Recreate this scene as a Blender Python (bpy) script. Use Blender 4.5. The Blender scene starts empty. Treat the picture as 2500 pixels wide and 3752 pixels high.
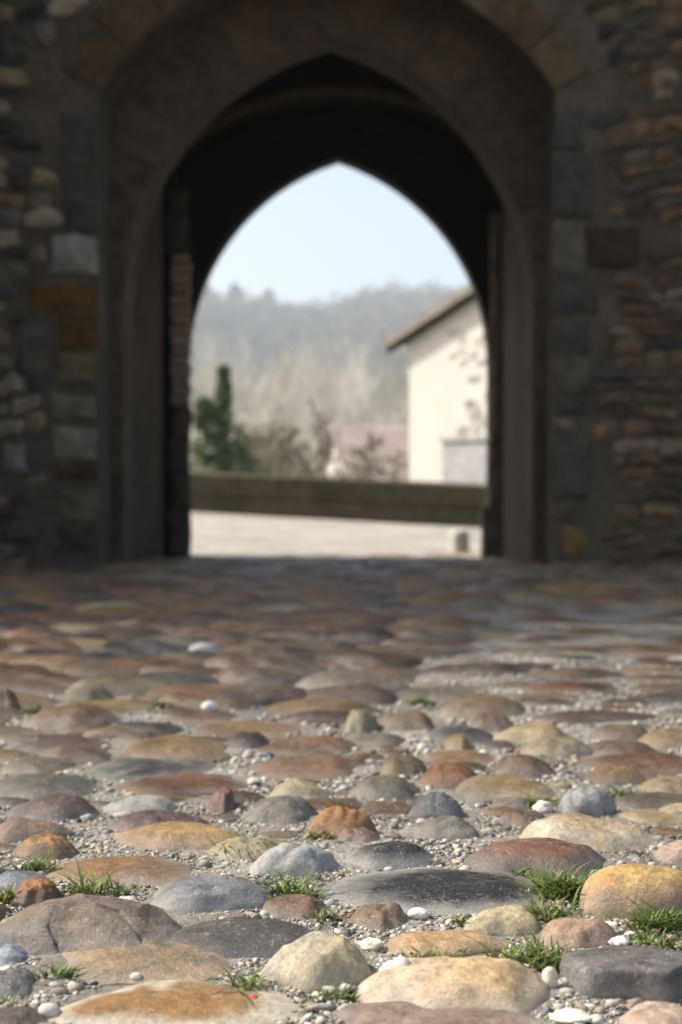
import bpy, math, random
import numpy as np
from mathutils import Vector, noise as mnoise
random.seed(7)
rng = np.random.default_rng(11)
sc = bpy.context.scene
col = sc.collection
R = math.radians

# ------------------------------------------------------------------ camera, light, exposure
CAM_H = 0.5
F = 5208.0                                  # focal length in photograph pixels
PITCH = math.atan(100 / F)
cam_d = bpy.data.cameras.new('camera')
cam = bpy.data.objects.new('camera', cam_d); col.objects.link(cam)
cam.location = (0, 0, CAM_H); cam.rotation_euler = (R(90) - PITCH, 0, 0)
cam_d.sensor_fit = 'HORIZONTAL'; cam_d.sensor_width = 24.0; cam_d.lens = 50.0
cam_d.clip_start = 0.05; cam_d.clip_end = 3000
cam_d.dof.use_dof = True; cam_d.dof.focus_distance = 1.66
cam_d.dof.aperture_fstop = 4.0; cam_d.dof.aperture_blades = 7
sc.camera = cam

SUN_EL = R(46); SUN_BEHIND = R(15)          # sun from the left and a little beyond the gate
to_sun = Vector((-math.cos(SUN_BEHIND) * math.cos(SUN_EL), math.sin(SUN_BEHIND) * math.cos(SUN_EL), math.sin(SUN_EL)))
w = bpy.data.worlds.new('World'); sc.world = w; w.use_nodes = True
nt = w.node_tree; nt.nodes.clear()
sky = nt.nodes.new('ShaderNodeTexSky'); sky.sky_type = 'NISHITA'; sky.sun_disc = False
sky.sun_elevation = SUN_EL; sky.sun_rotation = math.atan2(to_sun.x, to_sun.y)
sky.air_density = 1.0; sky.dust_density = 5.0; sky.ozone_density = 0.5
bg = nt.nodes.new('ShaderNodeBackground'); bg.inputs[1].default_value = 0.15
wo = nt.nodes.new('ShaderNodeOutputWorld')
nt.links.new(sky.outputs[0], bg.inputs[0]); nt.links.new(bg.outputs[0], wo.inputs[0])
sun_d = bpy.data.lights.new('sun', 'SUN'); sun_d.energy = 3.8; sun_d.angle = R(0.5); sun_d.color = (1, .95, .86)
sun = bpy.data.objects.new('sun', sun_d); col.objects.link(sun)
sun.rotation_euler = to_sun.to_track_quat('Z', 'Y').to_euler(); sun.location = (-6, 3, 12)
sc.view_settings.view_transform = 'Standard'; sc.view_settings.look = 'None'
sc.view_settings.exposure = 0.78; sc.view_settings.gamma = 1.0; sc.view_settings.use_curve_mapping = False
sc.render.engine = 'CYCLES'
cy = sc.cycles
cy.use_denoising = True; cy.max_bounces = 6; cy.diffuse_bounces = 4; cy.glossy_bounces = 3
cy.volume_bounces = 1; cy.transmission_bounces = 4; cy.sample_clamp_indirect = 6

# ------------------------------------------------------------------ helpers
def sm(a, b, x):
    t = np.clip((x - a) / (b - a), 0, 1); return t * t * (3 - 2 * t)

PAR = [(-1.95, 17.6), (1.7, 16.6)]          # line of the parapet beyond the gate
def par_y(x): return 16.6 + (1.7 - x) * (1.0 / 3.65)
def gz(x, y):
    """height of street and terrain"""
    x = np.asarray(x, float); y = np.asarray(y, float)
    s1 = sm(8.5, 10.8, y); s2 = sm(11.5, 14.5, y)
    yy = np.minimum(y, par_y(x) + 1.0); xc = np.clip(x, -12, 12)
    z = -.05 * s1 * (1 - s2) + s2 * (-.0425 * xc + .0168 * (yy - 13.5))
    d = y - par_y(x) - 0.8
    z = z - 7.0 * sm(0, 14, d)
    hh = 105 - 9 * np.exp(-((x + 18) / 26) ** 2) + 5.0 * np.sin(x * .016 + 1.1) + 3.0 * np.sin(x * .006)
    z = z + hh * sm(230, 900, y) + 1.5 * np.sin(x * .05) * np.sin(y * .04) * sm(60, 120, y)
    return z
CP, SP = math.cos(PITCH), math.sin(PITCH)
def ray(px, py):
    u = (px - 1250) / F; v = (1876 - py) / F
    return u, CP + v * SP, v * CP - SP       # direction (x, y, z)
def P(px, py, D):
    """point seen at photograph pixel (px,py), D metres away along +Y"""
    dx, dy, dz = ray(px, py); k = D / dy
    return Vector((dx * k, D, CAM_H + dz * k))
def G(px, py):
    """point of the flat near street under pixel"""
    dx, dy, dz = ray(px, py); k = -CAM_H / dz
    return dx * k, dy * k

SAT = 1.0
def lin(c, k=1.0):
    out = []
    if SAT < 1: g_ = sum(c) / 3; c = [g_ + (v - g_) * SAT for v in c]
    for v in c:
        v /= 255.0
        out.append((v / 12.92 if v <= .04045 else ((v + .055) / 1.055) ** 2.4) * k)
    return tuple(out)

def link(name, me, mat=None, parent=None):
    o = bpy.data.objects.new(name, me); col.objects.link(o)
    if mat and me: me.materials.append(mat)
    if parent: o.parent = parent
    return o
def tag(o, label=None, cat=None, group=None, kind=None):
    if label: o['label'] = label
    if cat: o['category'] = cat
    if group: o['group'] = group
    if kind: o['kind'] = kind
    return o
def empty(name, loc=(0, 0, 0), rz=0):
    o = bpy.data.objects.new(name, None); col.objects.link(o)
    o.location = loc; o.rotation_euler = (0, 0, rz); o.empty_display_size = .1
    return o
def mesh(name, v, f, smooth=False, attrs=None):
    me = bpy.data.meshes.new(name)
    me.from_pydata([tuple(p) for p in v], [], [tuple(q) for q in f]); me.update()
    if smooth: me.polygons.foreach_set('use_smooth', [True] * len(me.polygons))
    for k, a in (attrs or {}).items():
        a = np.asarray(a, float)
        if a.ndim == 1:
            at = me.attributes.new(k, 'FLOAT', 'POINT'); at.data.foreach_set('value', a)
        else:
            at = me.attributes.new(k, 'FLOAT_COLOR', 'POINT')
            at.data.foreach_set('color', np.concatenate([a, np.ones((len(a), 1))], 1).ravel())
    return me
def tri_mesh(name, V, T, smooth=False, attrs=None):
    """fast numpy triangles"""
    me = bpy.data.meshes.new(name)
    V = np.asarray(V, np.float32); T = np.asarray(T, np.int32)
    me.vertices.add(len(V)); me.vertices.foreach_set('co', V.ravel())
    me.loops.add(T.size); me.loops.foreach_set('vertex_index', T.ravel())
    me.polygons.add(len(T)); me.polygons.foreach_set('loop_start', np.arange(0, T.size, 3, dtype=np.int32))
    me.polygons.foreach_set('loop_total', np.full(len(T), 3, np.int32))
    if smooth: me.polygons.foreach_set('use_smooth', np.ones(len(T), bool))
    me.update(calc_edges=True)
    for k, a in (attrs or {}).items():
        a = np.asarray(a, np.float32)
        if a.ndim == 1:
            at = me.attributes.new(k, 'FLOAT', 'POINT'); at.data.foreach_set('value', a)
        else:
            at = me.attributes.new(k, 'FLOAT_COLOR', 'POINT')
            at.data.foreach_set('color', np.concatenate([a, np.ones((len(a), 1), np.float32)], 1).ravel())
    return me
class MB:
    def __init__(s): s.v = []; s.f = []; s.c = []
    def add(s, v, f, c=None):
        b = len(s.v); s.v += [tuple(p) for p in v]; s.f += [tuple(i + b for i in q) for q in f]
        s.c += [c or (.5, .5, .5)] * len(v)
    def box(s, x0, x1, y0, y1, z0, z1, c=None):
        s.add([(x0, y0, z0), (x1, y0, z0), (x1, y1, z0), (x0, y1, z0), (x0, y0, z1), (x1, y0, z1), (x1, y1, z1), (x0, y1, z1)],
              [(3, 2, 1, 0), (4, 5, 6, 7), (0, 1, 5, 4), (1, 2, 6, 5), (2, 3, 7, 6), (3, 0, 4, 7)], c)
    def build(s, name, mat, parent=None, smooth=False):
        return link(name, mesh(name, s.v, s.f, smooth, {'Col': s.c}), mat, parent)

# ------------------------------------------------------------------ materials
class N:
    def __init__(s, name):
        s.m = bpy.data.materials.new(name); s.m.use_nodes = True
        s.t = s.m.node_tree; s.b = s.t.nodes['Principled BSDF']
    def n(s, typ, **kw):
        x = s.t.nodes.new(typ)
        for k, v in kw.items(): setattr(x, k, v)
        return x
    def l(s, a, b): s.t.links.new(a, b)
    def coord(s, kind='Object'):
        return s.n('ShaderNodeTexCoord').outputs[kind]
    def pos(s): return s.n('ShaderNodeNewGeometry').outputs['Position']
    def noise(s, vec, scale, detail=4, rough=.55, out='Fac', dist=0):
        x = s.n('ShaderNodeTexNoise'); s.l(vec, x.inputs['Vector'])
        x.inputs['Scale'].default_value = scale; x.inputs['Detail'].default_value = detail
        x.inputs['Roughness'].default_value = rough; x.inputs['Distortion'].default_value = dist
        return x.outputs[out]
    def ramp(s, fac, stops):
        x = s.n('ShaderNodeValToRGB'); s.l(fac, x.inputs[0]); e = x.color_ramp.elements
        while len(e) < len(stops): e.new(.5)
        for i, (p, c) in enumerate(stops):
            e[i].position = p; e[i].color = (*c, 1) if hasattr(c, '__len__') else (c, c, c, 1)
        return x.outputs[0]
    def mix(s, fac, a, b, mode='MIX'):
        x = s.n('ShaderNodeMix', data_type='RGBA', blend_type=mode)
        for v, i in ((fac, 0), (a, 6), (b, 7)):
            if hasattr(v, 'is_output'): s.l(v, x.inputs[i])
            elif i == 0: x.inputs[0].default_value = v
            else: x.inputs[i].default_value = (*v, 1)
        return x.outputs[2]
    def math(s, op, a, b=0.0, clamp=False):
        x = s.n('ShaderNodeMath', operation=op, use_clamp=clamp)
        for i, v in enumerate((a, b)):
            if hasattr(v, 'is_output'): s.l(v, x.inputs[i])
            else: x.inputs[i].default_value = v
        return x.outputs[0]
    def attr(s, name, out='Color'):
        x = s.n('ShaderNodeAttribute'); x.attribute_name = name; return x.outputs[out]
    def bump(s, h, strength, dist, prev=None):
        x = s.n('ShaderNodeBump'); s.l(h, x.inputs['Height'])
        x.inputs['Strength'].default_value = strength; x.inputs['Distance'].default_value = dist
        if prev: s.l(prev, x.inputs['Normal'])
        return x.outputs[0]
    def done(s, color, rough=.7, normal=None, spec=.4):
        if hasattr(color, 'is_output'): s.l(color, s.b.inputs['Base Color'])
        else: s.b.inputs['Base Color'].default_value = (*color, 1)
        if hasattr(rough, 'is_output'): s.l(rough, s.b.inputs['Roughness'])
        else: s.b.inputs['Roughness'].default_value = rough
        s.b.inputs['Specular IOR Level'].default_value = spec
        if normal: s.l(normal, s.b.inputs['Normal'])
        return s.m

def mat_cobble():
    a = N('cobblestone'); p = a.pos(); base = a.attr('Col'); c2 = a.attr('Patch'); h = a.attr('Rise', 'Fac')
    big = a.noise(p, 11, 3, .5, dist=.6); mid = a.noise(p, 55, 5, .62); fine = a.noise(p, 420, 4, .7)
    dusty = a.attr('Dust', 'Fac'); cap = a.attr('Cap', 'Fac'); wob = a.math('SUBTRACT', a.noise(p, 15, 5, .6), .5)
    capm = a.ramp(a.math('ADD', h, a.math('MULTIPLY', wob, .9)), [(.52, 0), (.80, 1)])
    patch = a.math('ADD', a.math('MULTIPLY', a.ramp(big, [(.44, 0), (.60, 1)]), a.math('SUBTRACT', 1.0, cap)), a.math('MULTIPLY', capm, cap), True)
    c = a.mix(patch, base, c2)
    blot = a.noise(p, 27, 5, .7, dist=.8)
    c = a.mix(a.ramp(blot, [(.50, 0), (.72, .55)]), c, a.mix(.75, c, (.5, .47, .44), 'MULTIPLY'))
    c = a.mix(.85, c, a.ramp(mid, [(.25, .45), (.5, 1.0), (.78, 1.4)]), 'MULTIPLY')
    c = a.mix(.7, c, a.ramp(fine, [(.25, .5), (.5, 1.0), (.8, 1.4)]), 'MULTIPLY')
    # mineral grain, pale and dark specks, thin veins
    gr = a.noise(p, 150, 6, .75); c = a.mix(.8, c, a.ramp(gr, [(.30, .5), (.5, 1.0), (.72, 1.5)]), 'MULTIPLY')
    sp = a.noise(p, 230, 3, .6); c = a.mix(a.ramp(sp, [(.62, 0), (.68, .5)]), c, (.46, .43, .38)); c = a.mix(a.ramp(sp, [(.30, .6), (.36, 0)]), c, (.05, .042, .035))
    vn = a.math('ABSOLUTE', a.math('SUBTRACT', a.noise(p, 13, 6, .6, dist=1.0), .5)); c = a.mix(a.ramp(vn, [(.0, .28), (.012, 0)]), c, a.mix(a.ramp(big, [(.45, 0), (.55, 1)]), (.06, .05, .04), (.5, .46, .4)))
    # lime dust and dried mud clinging to the lower flanks, with a ragged upper edge
    e = a.math('ADD', h, a.math('MULTIPLY', a.math('SUBTRACT', a.noise(p, 38, 6, .7), .5), .8))
    dust = a.math('MULTIPLY', a.ramp(e, [(.22, 1), (.50, .55), (.80, 0)]), dusty)
    c = a.mix(dust, c, a.mix(a.noise(p, 110, 5, .7), (.20, .19, .17), (.44, .425, .38)))
    # moss specks close to the joints
    ms = a.math('MULTIPLY', a.ramp(e, [(-.0, 1), (.22, 0)]), a.ramp(a.noise(p, 21, 4), [(.5, 0), (.62, 1)]))
    c = a.mix(a.math('MULTIPLY', ms, .75), c, (.10, .105, .03))
    # pale scuffs on the worn tops, dark pits, a few thin veins
    sc_ = a.math('MULTIPLY', a.ramp(a.noise(p, 130, 6, .8, dist=.3), [(.63, 0), (.70, 1)]), a.ramp(a.noise(p, 16, 2), [(.45, 0), (.6, 1)]))
    c = a.mix(a.math('MULTIPLY', sc_, a.math('ADD', a.math('MULTIPLY', dusty, .35), .1)), c, (.6, .58, .54))
    pit = a.ramp(a.noise(p, 260, 3, .6), [(.30, 1), (.36, 0)])
    c = a.mix(a.math('MULTIPLY', pit, .55), c, (.05, .045, .035))
    n1 = a.bump(a.noise(p, 60, 8, .72), .5, .007)
    n2 = a.bump(gr, .6, .003, n1); n2 = a.bump(fine, .5, .0015, n2)
    n3 = a.bump(pit, -.4, .0012, n2)
    ro = a.ramp(mid, [(.3, .36), (.7, .64)])
    return a.done(c, ro, n3, .45)

def mat_gravel():
    a = N('gravel_pebbles'); p = a.pos(); base = a.attr('Col')
    m = a.noise(p, 260, 4, .65)
    c = a.mix(.7, base, a.ramp(m, [(.25, .6), (.55, 1.05), (.8, 1.25)]), 'MULTIPLY')
    c = a.mix(a.ramp(a.noise(p, 25, 3), [(.56, 0), (.75, .5)]), c, (.16, .14, .075))
    return a.done(c, .8, a.bump(m, .5, .002), .3)

def mat_street():
    a = N('sandy_street'); p = a.pos()
    g = a.noise(p, 5, 4); f = a.noise(p, 330, 4, .75); v = a.noise(p, 90, 5, .7)
    c = a.mix(a.ramp(g, [(.35, 0), (.65, 1)]), (.18, .163, .135), (.30, .28, .245))
    c = a.mix(.85, c, a.ramp(f, [(.28, .4), (.52, 1), (.75, 1.4)]), 'MULTIPLY')
    c = a.mix(a.ramp(v, [(.50, 0), (.68, .85)]), c, (.10, .085, .06))
    n = a.bump(v, .8, .008); n = a.bump(f, .6, .003, n)
    return a.done(c, .88, n, .25)

def mat_terrain():
    a = N('terrain_ground'); p = a.pos()
    g = a.noise(p, .05, 5); f = a.noise(p, 1.6, 5, .7)
    c = a.mix(g, (.17, .14, .085), (.12, .12, .06))
    c = a.mix(.7, c, a.ramp(f, [(.3, .6), (.7, 1.3)]), 'MULTIPLY')
    return a.done(c, .95, None, .1)

def mat_wall(name, c1, c2, scale=2.0, lichen=0.0):
    a = N(name); p = a.pos()
    b = a.noise(p, scale, 5, .6, dist=.4); m = a.noise(p, scale * 7, 6, .68); f = a.noise(p, 120, 4, .7)
    c = a.mix(a.ramp(b, [(.33, 0), (.66, 1)]), c1, c2)
    c = a.mix(.8, c, a.ramp(m, [(.25, .45), (.5, 1), (.8, 1.5)]), 'MULTIPLY')
    c = a.mix(.5, c, a.ramp(f, [(.25, .6), (.75, 1.3)]), 'MULTIPLY')
    if lichen:
        k = a.ramp(a.noise(p, 3.3, 6, .7), [(.56, 0), (.64, lichen)])
        c = a.mix(k, c, (.13, .11, .035))
    n = a.bump(m, .8, .025); n = a.bump(f, .5, .004, n)
    return a.done(c, .9, n, .2)

def mat_col(name, rough=.9, k1=9, k2=60):
    """stone that takes its colour from the mesh's own stone colour"""
    a = N(name); p = a.pos(); base = a.attr('Col')
    m = a.noise(p, k1, 6, .68, dist=.5); f = a.noise(p, k2, 5, .7)
    c = a.mix(.9, base, a.ramp(m, [(.25, .35), (.5, 1), (.78, 1.7)]), 'MULTIPLY')
    c = a.mix(.6, c, a.ramp(f, [(.25, .5), (.75, 1.4)]), 'MULTIPLY')
    n = a.bump(m, .8, .02); n = a.bump(f, .6, .005, n)
    return a.done(c, rough, n, .2)

def mat_plain(name, c1, c2, scale, rough=.8, spec=.2, transl=0.0):
    a = N(name); p = a.pos()
    c = a.mix(a.ramp(a.noise(p, scale, 5, .65), [(.3, 0), (.7, 1)]), c1, c2)
    m = a.done(c, rough, None, spec)
    if transl:
        t = a.n('ShaderNodeBsdfTranslucent'); a.l(c, t.inputs[0])
        x = a.n('ShaderNodeMixShader'); x.inputs[0].default_value = transl
        a.l(a.b.outputs[0], x.inputs[1]); a.l(t.outputs[0], x.inputs[2])
        a.l(x.outputs[0], a.t.nodes['Material Output'].inputs['Surface'])
    return m

def mat_blade():
    a = N('grass_blade'); p = a.pos(); base = a.attr('Col')
    c = a.mix(.5, base, a.ramp(a.noise(p, 80, 2), [(.3, .7), (.7, 1.3)]), 'MULTIPLY')
    a.done(c, .45, None, .4)
    t = a.n('ShaderNodeBsdfTranslucent'); a.l(c, t.inputs[0])
    x = a.n('ShaderNodeMixShader'); x.inputs[0].default_value = .4
    a.l(a.b.outputs[0], x.inputs[1]); a.l(t.outputs[0], x.inputs[2])
    a.l(x.outputs[0], a.t.nodes['Material Output'].inputs['Surface'])
    return a.m

M_COB = mat_cobble(); M_GRAV = mat_gravel(); M_STREET = mat_street(); M_TERR = mat_terrain()
M_CORE = mat_wall('mortar_wall', (.07, .056, .039), (.12, .096, .067), 3.6)
M_INNER = mat_wall('brown_arch_stone', (.065, .05, .034), (.105, .083, .06), 1.7)
M_PASS = mat_wall('passage_stone', (.055, .039, .022), (.085, .062, .037), 2.0)
M_DARK = mat_wall('shade_dark_vault', (.009, .007, .005), (.014, .011, .008), 2.0)  # near-black colour carries the deep shade of the passage interior
M_RUB = mat_col('rubble_stone'); M_BRK = mat_col('brick_stone', .9, 14, 90)
M_PAR = mat_wall('mossy_parapet_stone', (.055, .05, .028), (.085, .075, .043), 1.3, lichen=.6)
M_GRASS = mat_blade()

# ------------------------------------------------------------------ terrain and street
def grid_sheet(name, xs, ys, mat, kind='structure', zoff=0.0, rough=0.0):
    X, Y = np.meshgrid(xs, ys); Z = gz(X, Y) + zoff
    if rough:
        for j in range(Z.shape[0]):
            for i in range(Z.shape[1]):
                if abs(X[j, i]) < 3.6 and 0 < Y[j, i] < 9:
                    Z[j, i] += rough * (mnoise.noise(Vector((X[j, i] * 14, Y[j, i] * 14, .3))) + .5 * mnoise.noise(Vector((X[j, i] * 40, Y[j, i] * 40, 4.3))))
    V = np.stack([X.ravel(), Y.ravel(), Z.ravel()], 1); nx = len(xs)
    f = []
    for j in range(len(ys) - 1):
        for i in range(nx - 1):
            a = j * nx + i; f.append((a, a + 1, a + nx + 1, a + nx))
    o = link(name, mesh(name, V, f, True), mat); o['kind'] = kind
    return o
def spaced(*segs):
    out = []
    for a, b, n in segs: out += list(np.linspace(a, b, n, endpoint=False))
    return np.array(out + [segs[-1][1]])
xs = spaced((-300, -20, 18), (-20, -4, 12), (-4, -1.6, 20), (-1.6, 1.6, 128), (1.6, 4, 20), (4, 20, 12), (20, 300, 18))
ys = spaced((-150, -5, 8), (-5, .9, 8), (.9, 3.6, 108), (3.6, 9, 60), (9, 40, 62), (40, 120, 20), (120, 1100, 60))
ground = grid_sheet('ground', xs, ys, M_TERR, rough=.004)
# the ground sheet carries two materials: sandy street up to the parapet, hillside soil beyond it
ground.data.materials.append(M_STREET)
cents = np.array([p.center[:] for p in ground.data.polygons])
ground.data.polygons.foreach_set('material_index', (cents[:, 1] < par_y(cents[:, 0]) + .4).astype(np.int32))

M_ROAD = mat_wall('pale_gravel_road', (.27, .25, .215), (.38, .355, .31), .9)
ry = np.linspace(9.75, 27.5, 70); rx = np.linspace(-9.5, 8.5, 50); RX, RY = np.meshgrid(rx, ry)
RY2 = 9.75 + (RY - 9.75) / (27.5 - 9.75) * (par_y(RX) + .25 - 9.75)
RV = np.stack([RX.ravel(), RY2.ravel(), (gz(RX, RY2) + .012 + .004 * np.sin(RX * 3) * np.sin(RY2 * 2.2)).ravel()], 1)
RF = [(j * 50 + i, j * 50 + i + 1, j * 50 + i + 51, j * 50 + i + 50) for j in range(69) for i in range(49)]
road = link('road', mesh('road', RV, RF, True), M_ROAD); road['kind'] = 'structure'

# ------------------------------------------------------------------ haze
hz = MB(); hz.box(-320, 320, -160, 1120, -12, 150)
haze = hz.build('haze', None); haze['kind'] = 'stuff'
hm = bpy.data.materials.new('haze'); hm.use_nodes = True; hm.node_tree.nodes.clear()
pv = hm.node_tree.nodes.new('ShaderNodeVolumePrincipled'); pv.inputs['Density'].default_value = 0.00055
pv.inputs['Color'].default_value = (.80, .90, 1, 1); pv.inputs['Anisotropy'].default_value = 0.1
ho = hm.node_tree.nodes.new('ShaderNodeOutputMaterial'); hm.node_tree.links.new(pv.outputs[0], ho.inputs['Volume'])
haze.data.materials.append(hm)

# ------------------------------------------------------------------ gatehouse
gate = empty('gatehouse', (0, 8.7, 0))
tag(gate, 'dark rubble stone town gate with a round arch framing a pointed passage', 'gatehouse')
def to_gate(o):
    o.parent = gate; o.matrix_parent_inverse = gate.matrix_world.inverted() if False else o.matrix_parent_inverse
    o.location = -Vector(gate.location); return o

def arch_wall(name, outline, zs_i, xL, xR, zB, zT, y0, y1, mat):
    """wall slab with an arched opening. outline: points from the left foot over the crown to the right foot;
    the first/last `zs_i` points are the jambs"""
    n = len(outline); o = []
    k0, k1 = zs_i, n - 1 - zs_i
    path = [(xL, outline[k0][1]), (xL, zT), (xR, zT), (xR, outline[k1][1])]
    seg = [math.dist(path[i], path[i + 1]) for i in range(3)]; tot = sum(seg)
    cor = [seg[0] / tot, (seg[0] + seg[1]) / tot]
    ts = [(i - k0) / (k1 - k0) for i in range(k0, k1 + 1)]
    for c in cor:
        j = min(range(len(ts)), key=lambda q: abs(ts[q] - c)); ts[j] = c
    for i in range(n):
        if i <= k0: o.append((xL, outline[i][1]))
        elif i >= k1: o.append((xR, outline[i][1]))
        else:
            d = ts[i - k0] * tot
            for s in range(3):
                if d <= seg[s] + 1e-9 or s == 2:
                    q = d / seg[s]; o.append((path[s][0] + (path[s + 1][0] - path[s][0]) * q, path[s][1] + (path[s + 1][1] - path[s][1]) * q)); break
                d -= seg[s]
    v, f = [], []
    for (a, b) in zip(outline, o):
        v += [(a[0], y0, a[1]), (b[0], y0, b[1]), (a[0], y1, a[1]), (b[0], y1, b[1])]
    for i in range(n - 1):
        p, q = i * 4, i * 4 + 4
        f += [(p, p + 1, q + 1, q), (p + 2, q + 2, q + 3, p + 3), (p, q, q + 2, p + 2), (p + 1, p + 3, q + 3, q + 1)]
    e = (n - 1) * 4
    f += [(0, 2, 3, 1), (e, e + 1, e + 3, e + 2)]
    me = mesh(name, v, f)
    return to_gate(link(name, me, mat))
def pointed(cx, w, zs, e, zB=-.3, nj=5, na=16, wob=0):
    Rr = w + e; zt = math.acos(e / Rr); pts = []
    for i in range(nj): pts.append((cx - w, zB + (zs - zB) * i / nj))
    for i in range(na): a = zt * i / na; pts.append((cx + e - Rr * math.cos(a), zs + Rr * math.sin(a)))
    pts.append((cx, zs + Rr * math.sin(zt)))
    mir = [(2 * cx - x, z) for x, z in pts[:-1]][::-1]
    return pts + mir, nj
def segmental(cx, w, zs, zc, zB=-.3, nj=5, na=28):
    Rr = math.hypot(w, zs - zc); a0 = math.atan2(zs - zc, -w); a1 = math.atan2(zs - zc, w); pts = []
    for i in range(nj): pts.append((cx - w, zB + (zs - zB) * i / nj))
    for i in range(na + 1): a = a0 + (a1 - a0) * i / na; pts.append((cx + Rr * math.cos(a), zc + Rr * math.sin(a)))
    for i in range(nj): pts.append((cx + w, zs - (zs - zB) * (i + 1) / nj))
    return pts, nj
D1, D2 = 8.7, 9.1
TOP = 7.6
ol1, j1 = segmental(-.084, 1.39, 2.882, 2.034)
arch_wall('wall', ol1, j1, -16, 9, -.3, TOP, D1, D2, M_CORE)
ol2, j2 = pointed(-.079, 1.307, 1.655, .476)
arch_wall('inner_arch', ol2, j2, -2.4, 2.3, -.3, 4.7, D2 + .003, D2 + .4, M_INNER)
ol3, j3 = segmental(-.01, 1.212, 2.87, 1.503)
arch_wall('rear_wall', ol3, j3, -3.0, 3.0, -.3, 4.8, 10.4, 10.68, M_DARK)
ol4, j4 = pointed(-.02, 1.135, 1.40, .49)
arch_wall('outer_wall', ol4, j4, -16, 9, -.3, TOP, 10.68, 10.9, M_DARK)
m = MB()
m.add([(-1.386, 9.5, -.3), (-1.273, 10.15, -.3), (-1.273, 10.15, 4.6), (-1.386, 9.5, 4.6), (-2.4, 9.5, -.3), (-2.4, 10.15, -.3), (-2.4, 10.15, 4.6), (-2.4, 9.5, 4.6)],
      [(0, 1, 2, 3), (4, 7, 6, 5), (1, 5, 6, 2), (0, 3, 7, 4), (3, 2, 6, 7)])
to_gate(m.build('passage_wall', M_PASS))
m = MB()
m.add([(1.228, 9.5, -.3), (1.165, 10.15, -.3), (1.165, 10.15, 4.6), (1.228, 9.5, 4.6), (2.4, 9.5, -.3), (2.4, 10.15, -.3), (2.4, 10.15, 4.6), (2.4, 9.5, 4.6)],
      [(0, 3, 2, 1), (4, 5, 6, 7), (1, 2, 6, 5), (0, 4, 7, 3), (3, 7, 6, 2)])
to_gate(m.build('passage_wall', M_PASS))
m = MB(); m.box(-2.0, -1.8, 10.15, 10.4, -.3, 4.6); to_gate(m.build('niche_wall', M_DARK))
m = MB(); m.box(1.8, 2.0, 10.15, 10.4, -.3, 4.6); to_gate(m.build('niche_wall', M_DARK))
# pointed barrel vault over the passage
v = []; f = []
vo, _ = pointed(-.06, 1.62, 1.9, .45, na=10, nj=1); vo = vo[1:-1]
for x, z in vo:
    v += [(x, 9.5, z), (x, 10.4, z), (x * 1.25, 9.5, z + .35), (x * 1.25, 10.4, z + .35)]
for i in range(len(vo) - 1):
    p, q = i * 4, i * 4 + 4
    f += [(p, q, q + 1, p + 1), (p + 2, p + 3, q + 3, q + 2), (p, p + 2, q + 2, q), (p + 1, q + 1, q + 3, p + 3)]
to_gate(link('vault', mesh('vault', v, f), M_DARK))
m = MB(); m.box(-16, 9, D2, 10.68, TOP - .25, TOP - .003); m.box(-16, -15.7, D2, 10.68, -.3, TOP - .3); m.box(8.7, 9, D2, 10.68, -.3, TOP - .3)
to_gate(m.build('roof_slab', M_CORE))

def block(poly, y, proud, bevel, jit=.006, rr=random):
    """a masonry block: polygon in the wall plane, standing `proud` of y towards the viewer with worn arrises"""
    n = len(poly); cx = sum(p[0] for p in poly) / n; cz = sum(p[1] for p in poly) / n
    v = []; f = []
    for x, z in poly: v.append((x, y + .02, z))
    for x, z in poly: v.append((x + rr.uniform(-jit, jit) * .4, y - proud * .55, z + rr.uniform(-jit, jit) * .4))
    for x, z in poly:
        d = math.hypot(x - cx, z - cz) + 1e-6; k = max(.3, 1 - bevel / d)
        v.append((cx + (x - cx) * k, y - proud + rr.uniform(-jit, jit), cz + (z - cz) * k))
    v.append((cx, y - proud - jit * 1.2, cz))
    for i in range(n):
        j = (i + 1) % n
        f += [(i, j, n + j, n + i), (n + i, n + j, 2 * n + j, 2 * n + i), (2 * n + i, 2 * n + j, 3 * n)]
    return v, f
def add_block(name, poly, proud, bevel, c, y=D1, mat=None, jit=.006):
    a = sum(poly[i][0] * poly[(i + 1) % len(poly)][1] - poly[(i + 1) % len(poly)][0] * poly[i][1] for i in range(len(poly)))
    if a < 0: poly = poly[::-1]
    v, f = block(poly, y, proud, bevel, jit)
    c = tuple(q * (.98 if mat is None else 1.2) * w_ for q, w_ in zip(c, (1.1, 1, .82)))
    return to_gate(link(name, mesh(name, v, f, False, {'Col': [c] * len(v)}), mat or M_RUB))
def rect_poly(x0, x1, z0, z1, j=.008):
    u = lambda: random.uniform(-j, j)
    return [(x0 + u(), z0 + u()), ((x0 + x1) / 2, z0 + u()), (x1 + u(), z0 + u()), (x1 + u(), (z0 + z1) / 2),
            (x1 + u(), z1 + u()), ((x0 + x1) / 2, z1 + u()), (x0 + u(), z1 + u()), (x0 + u(), (z0 + z1) / 2)]
def tint(c, a, b): k_ = random.uniform(a, b); return tuple(q * k_ for q in c)
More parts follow.
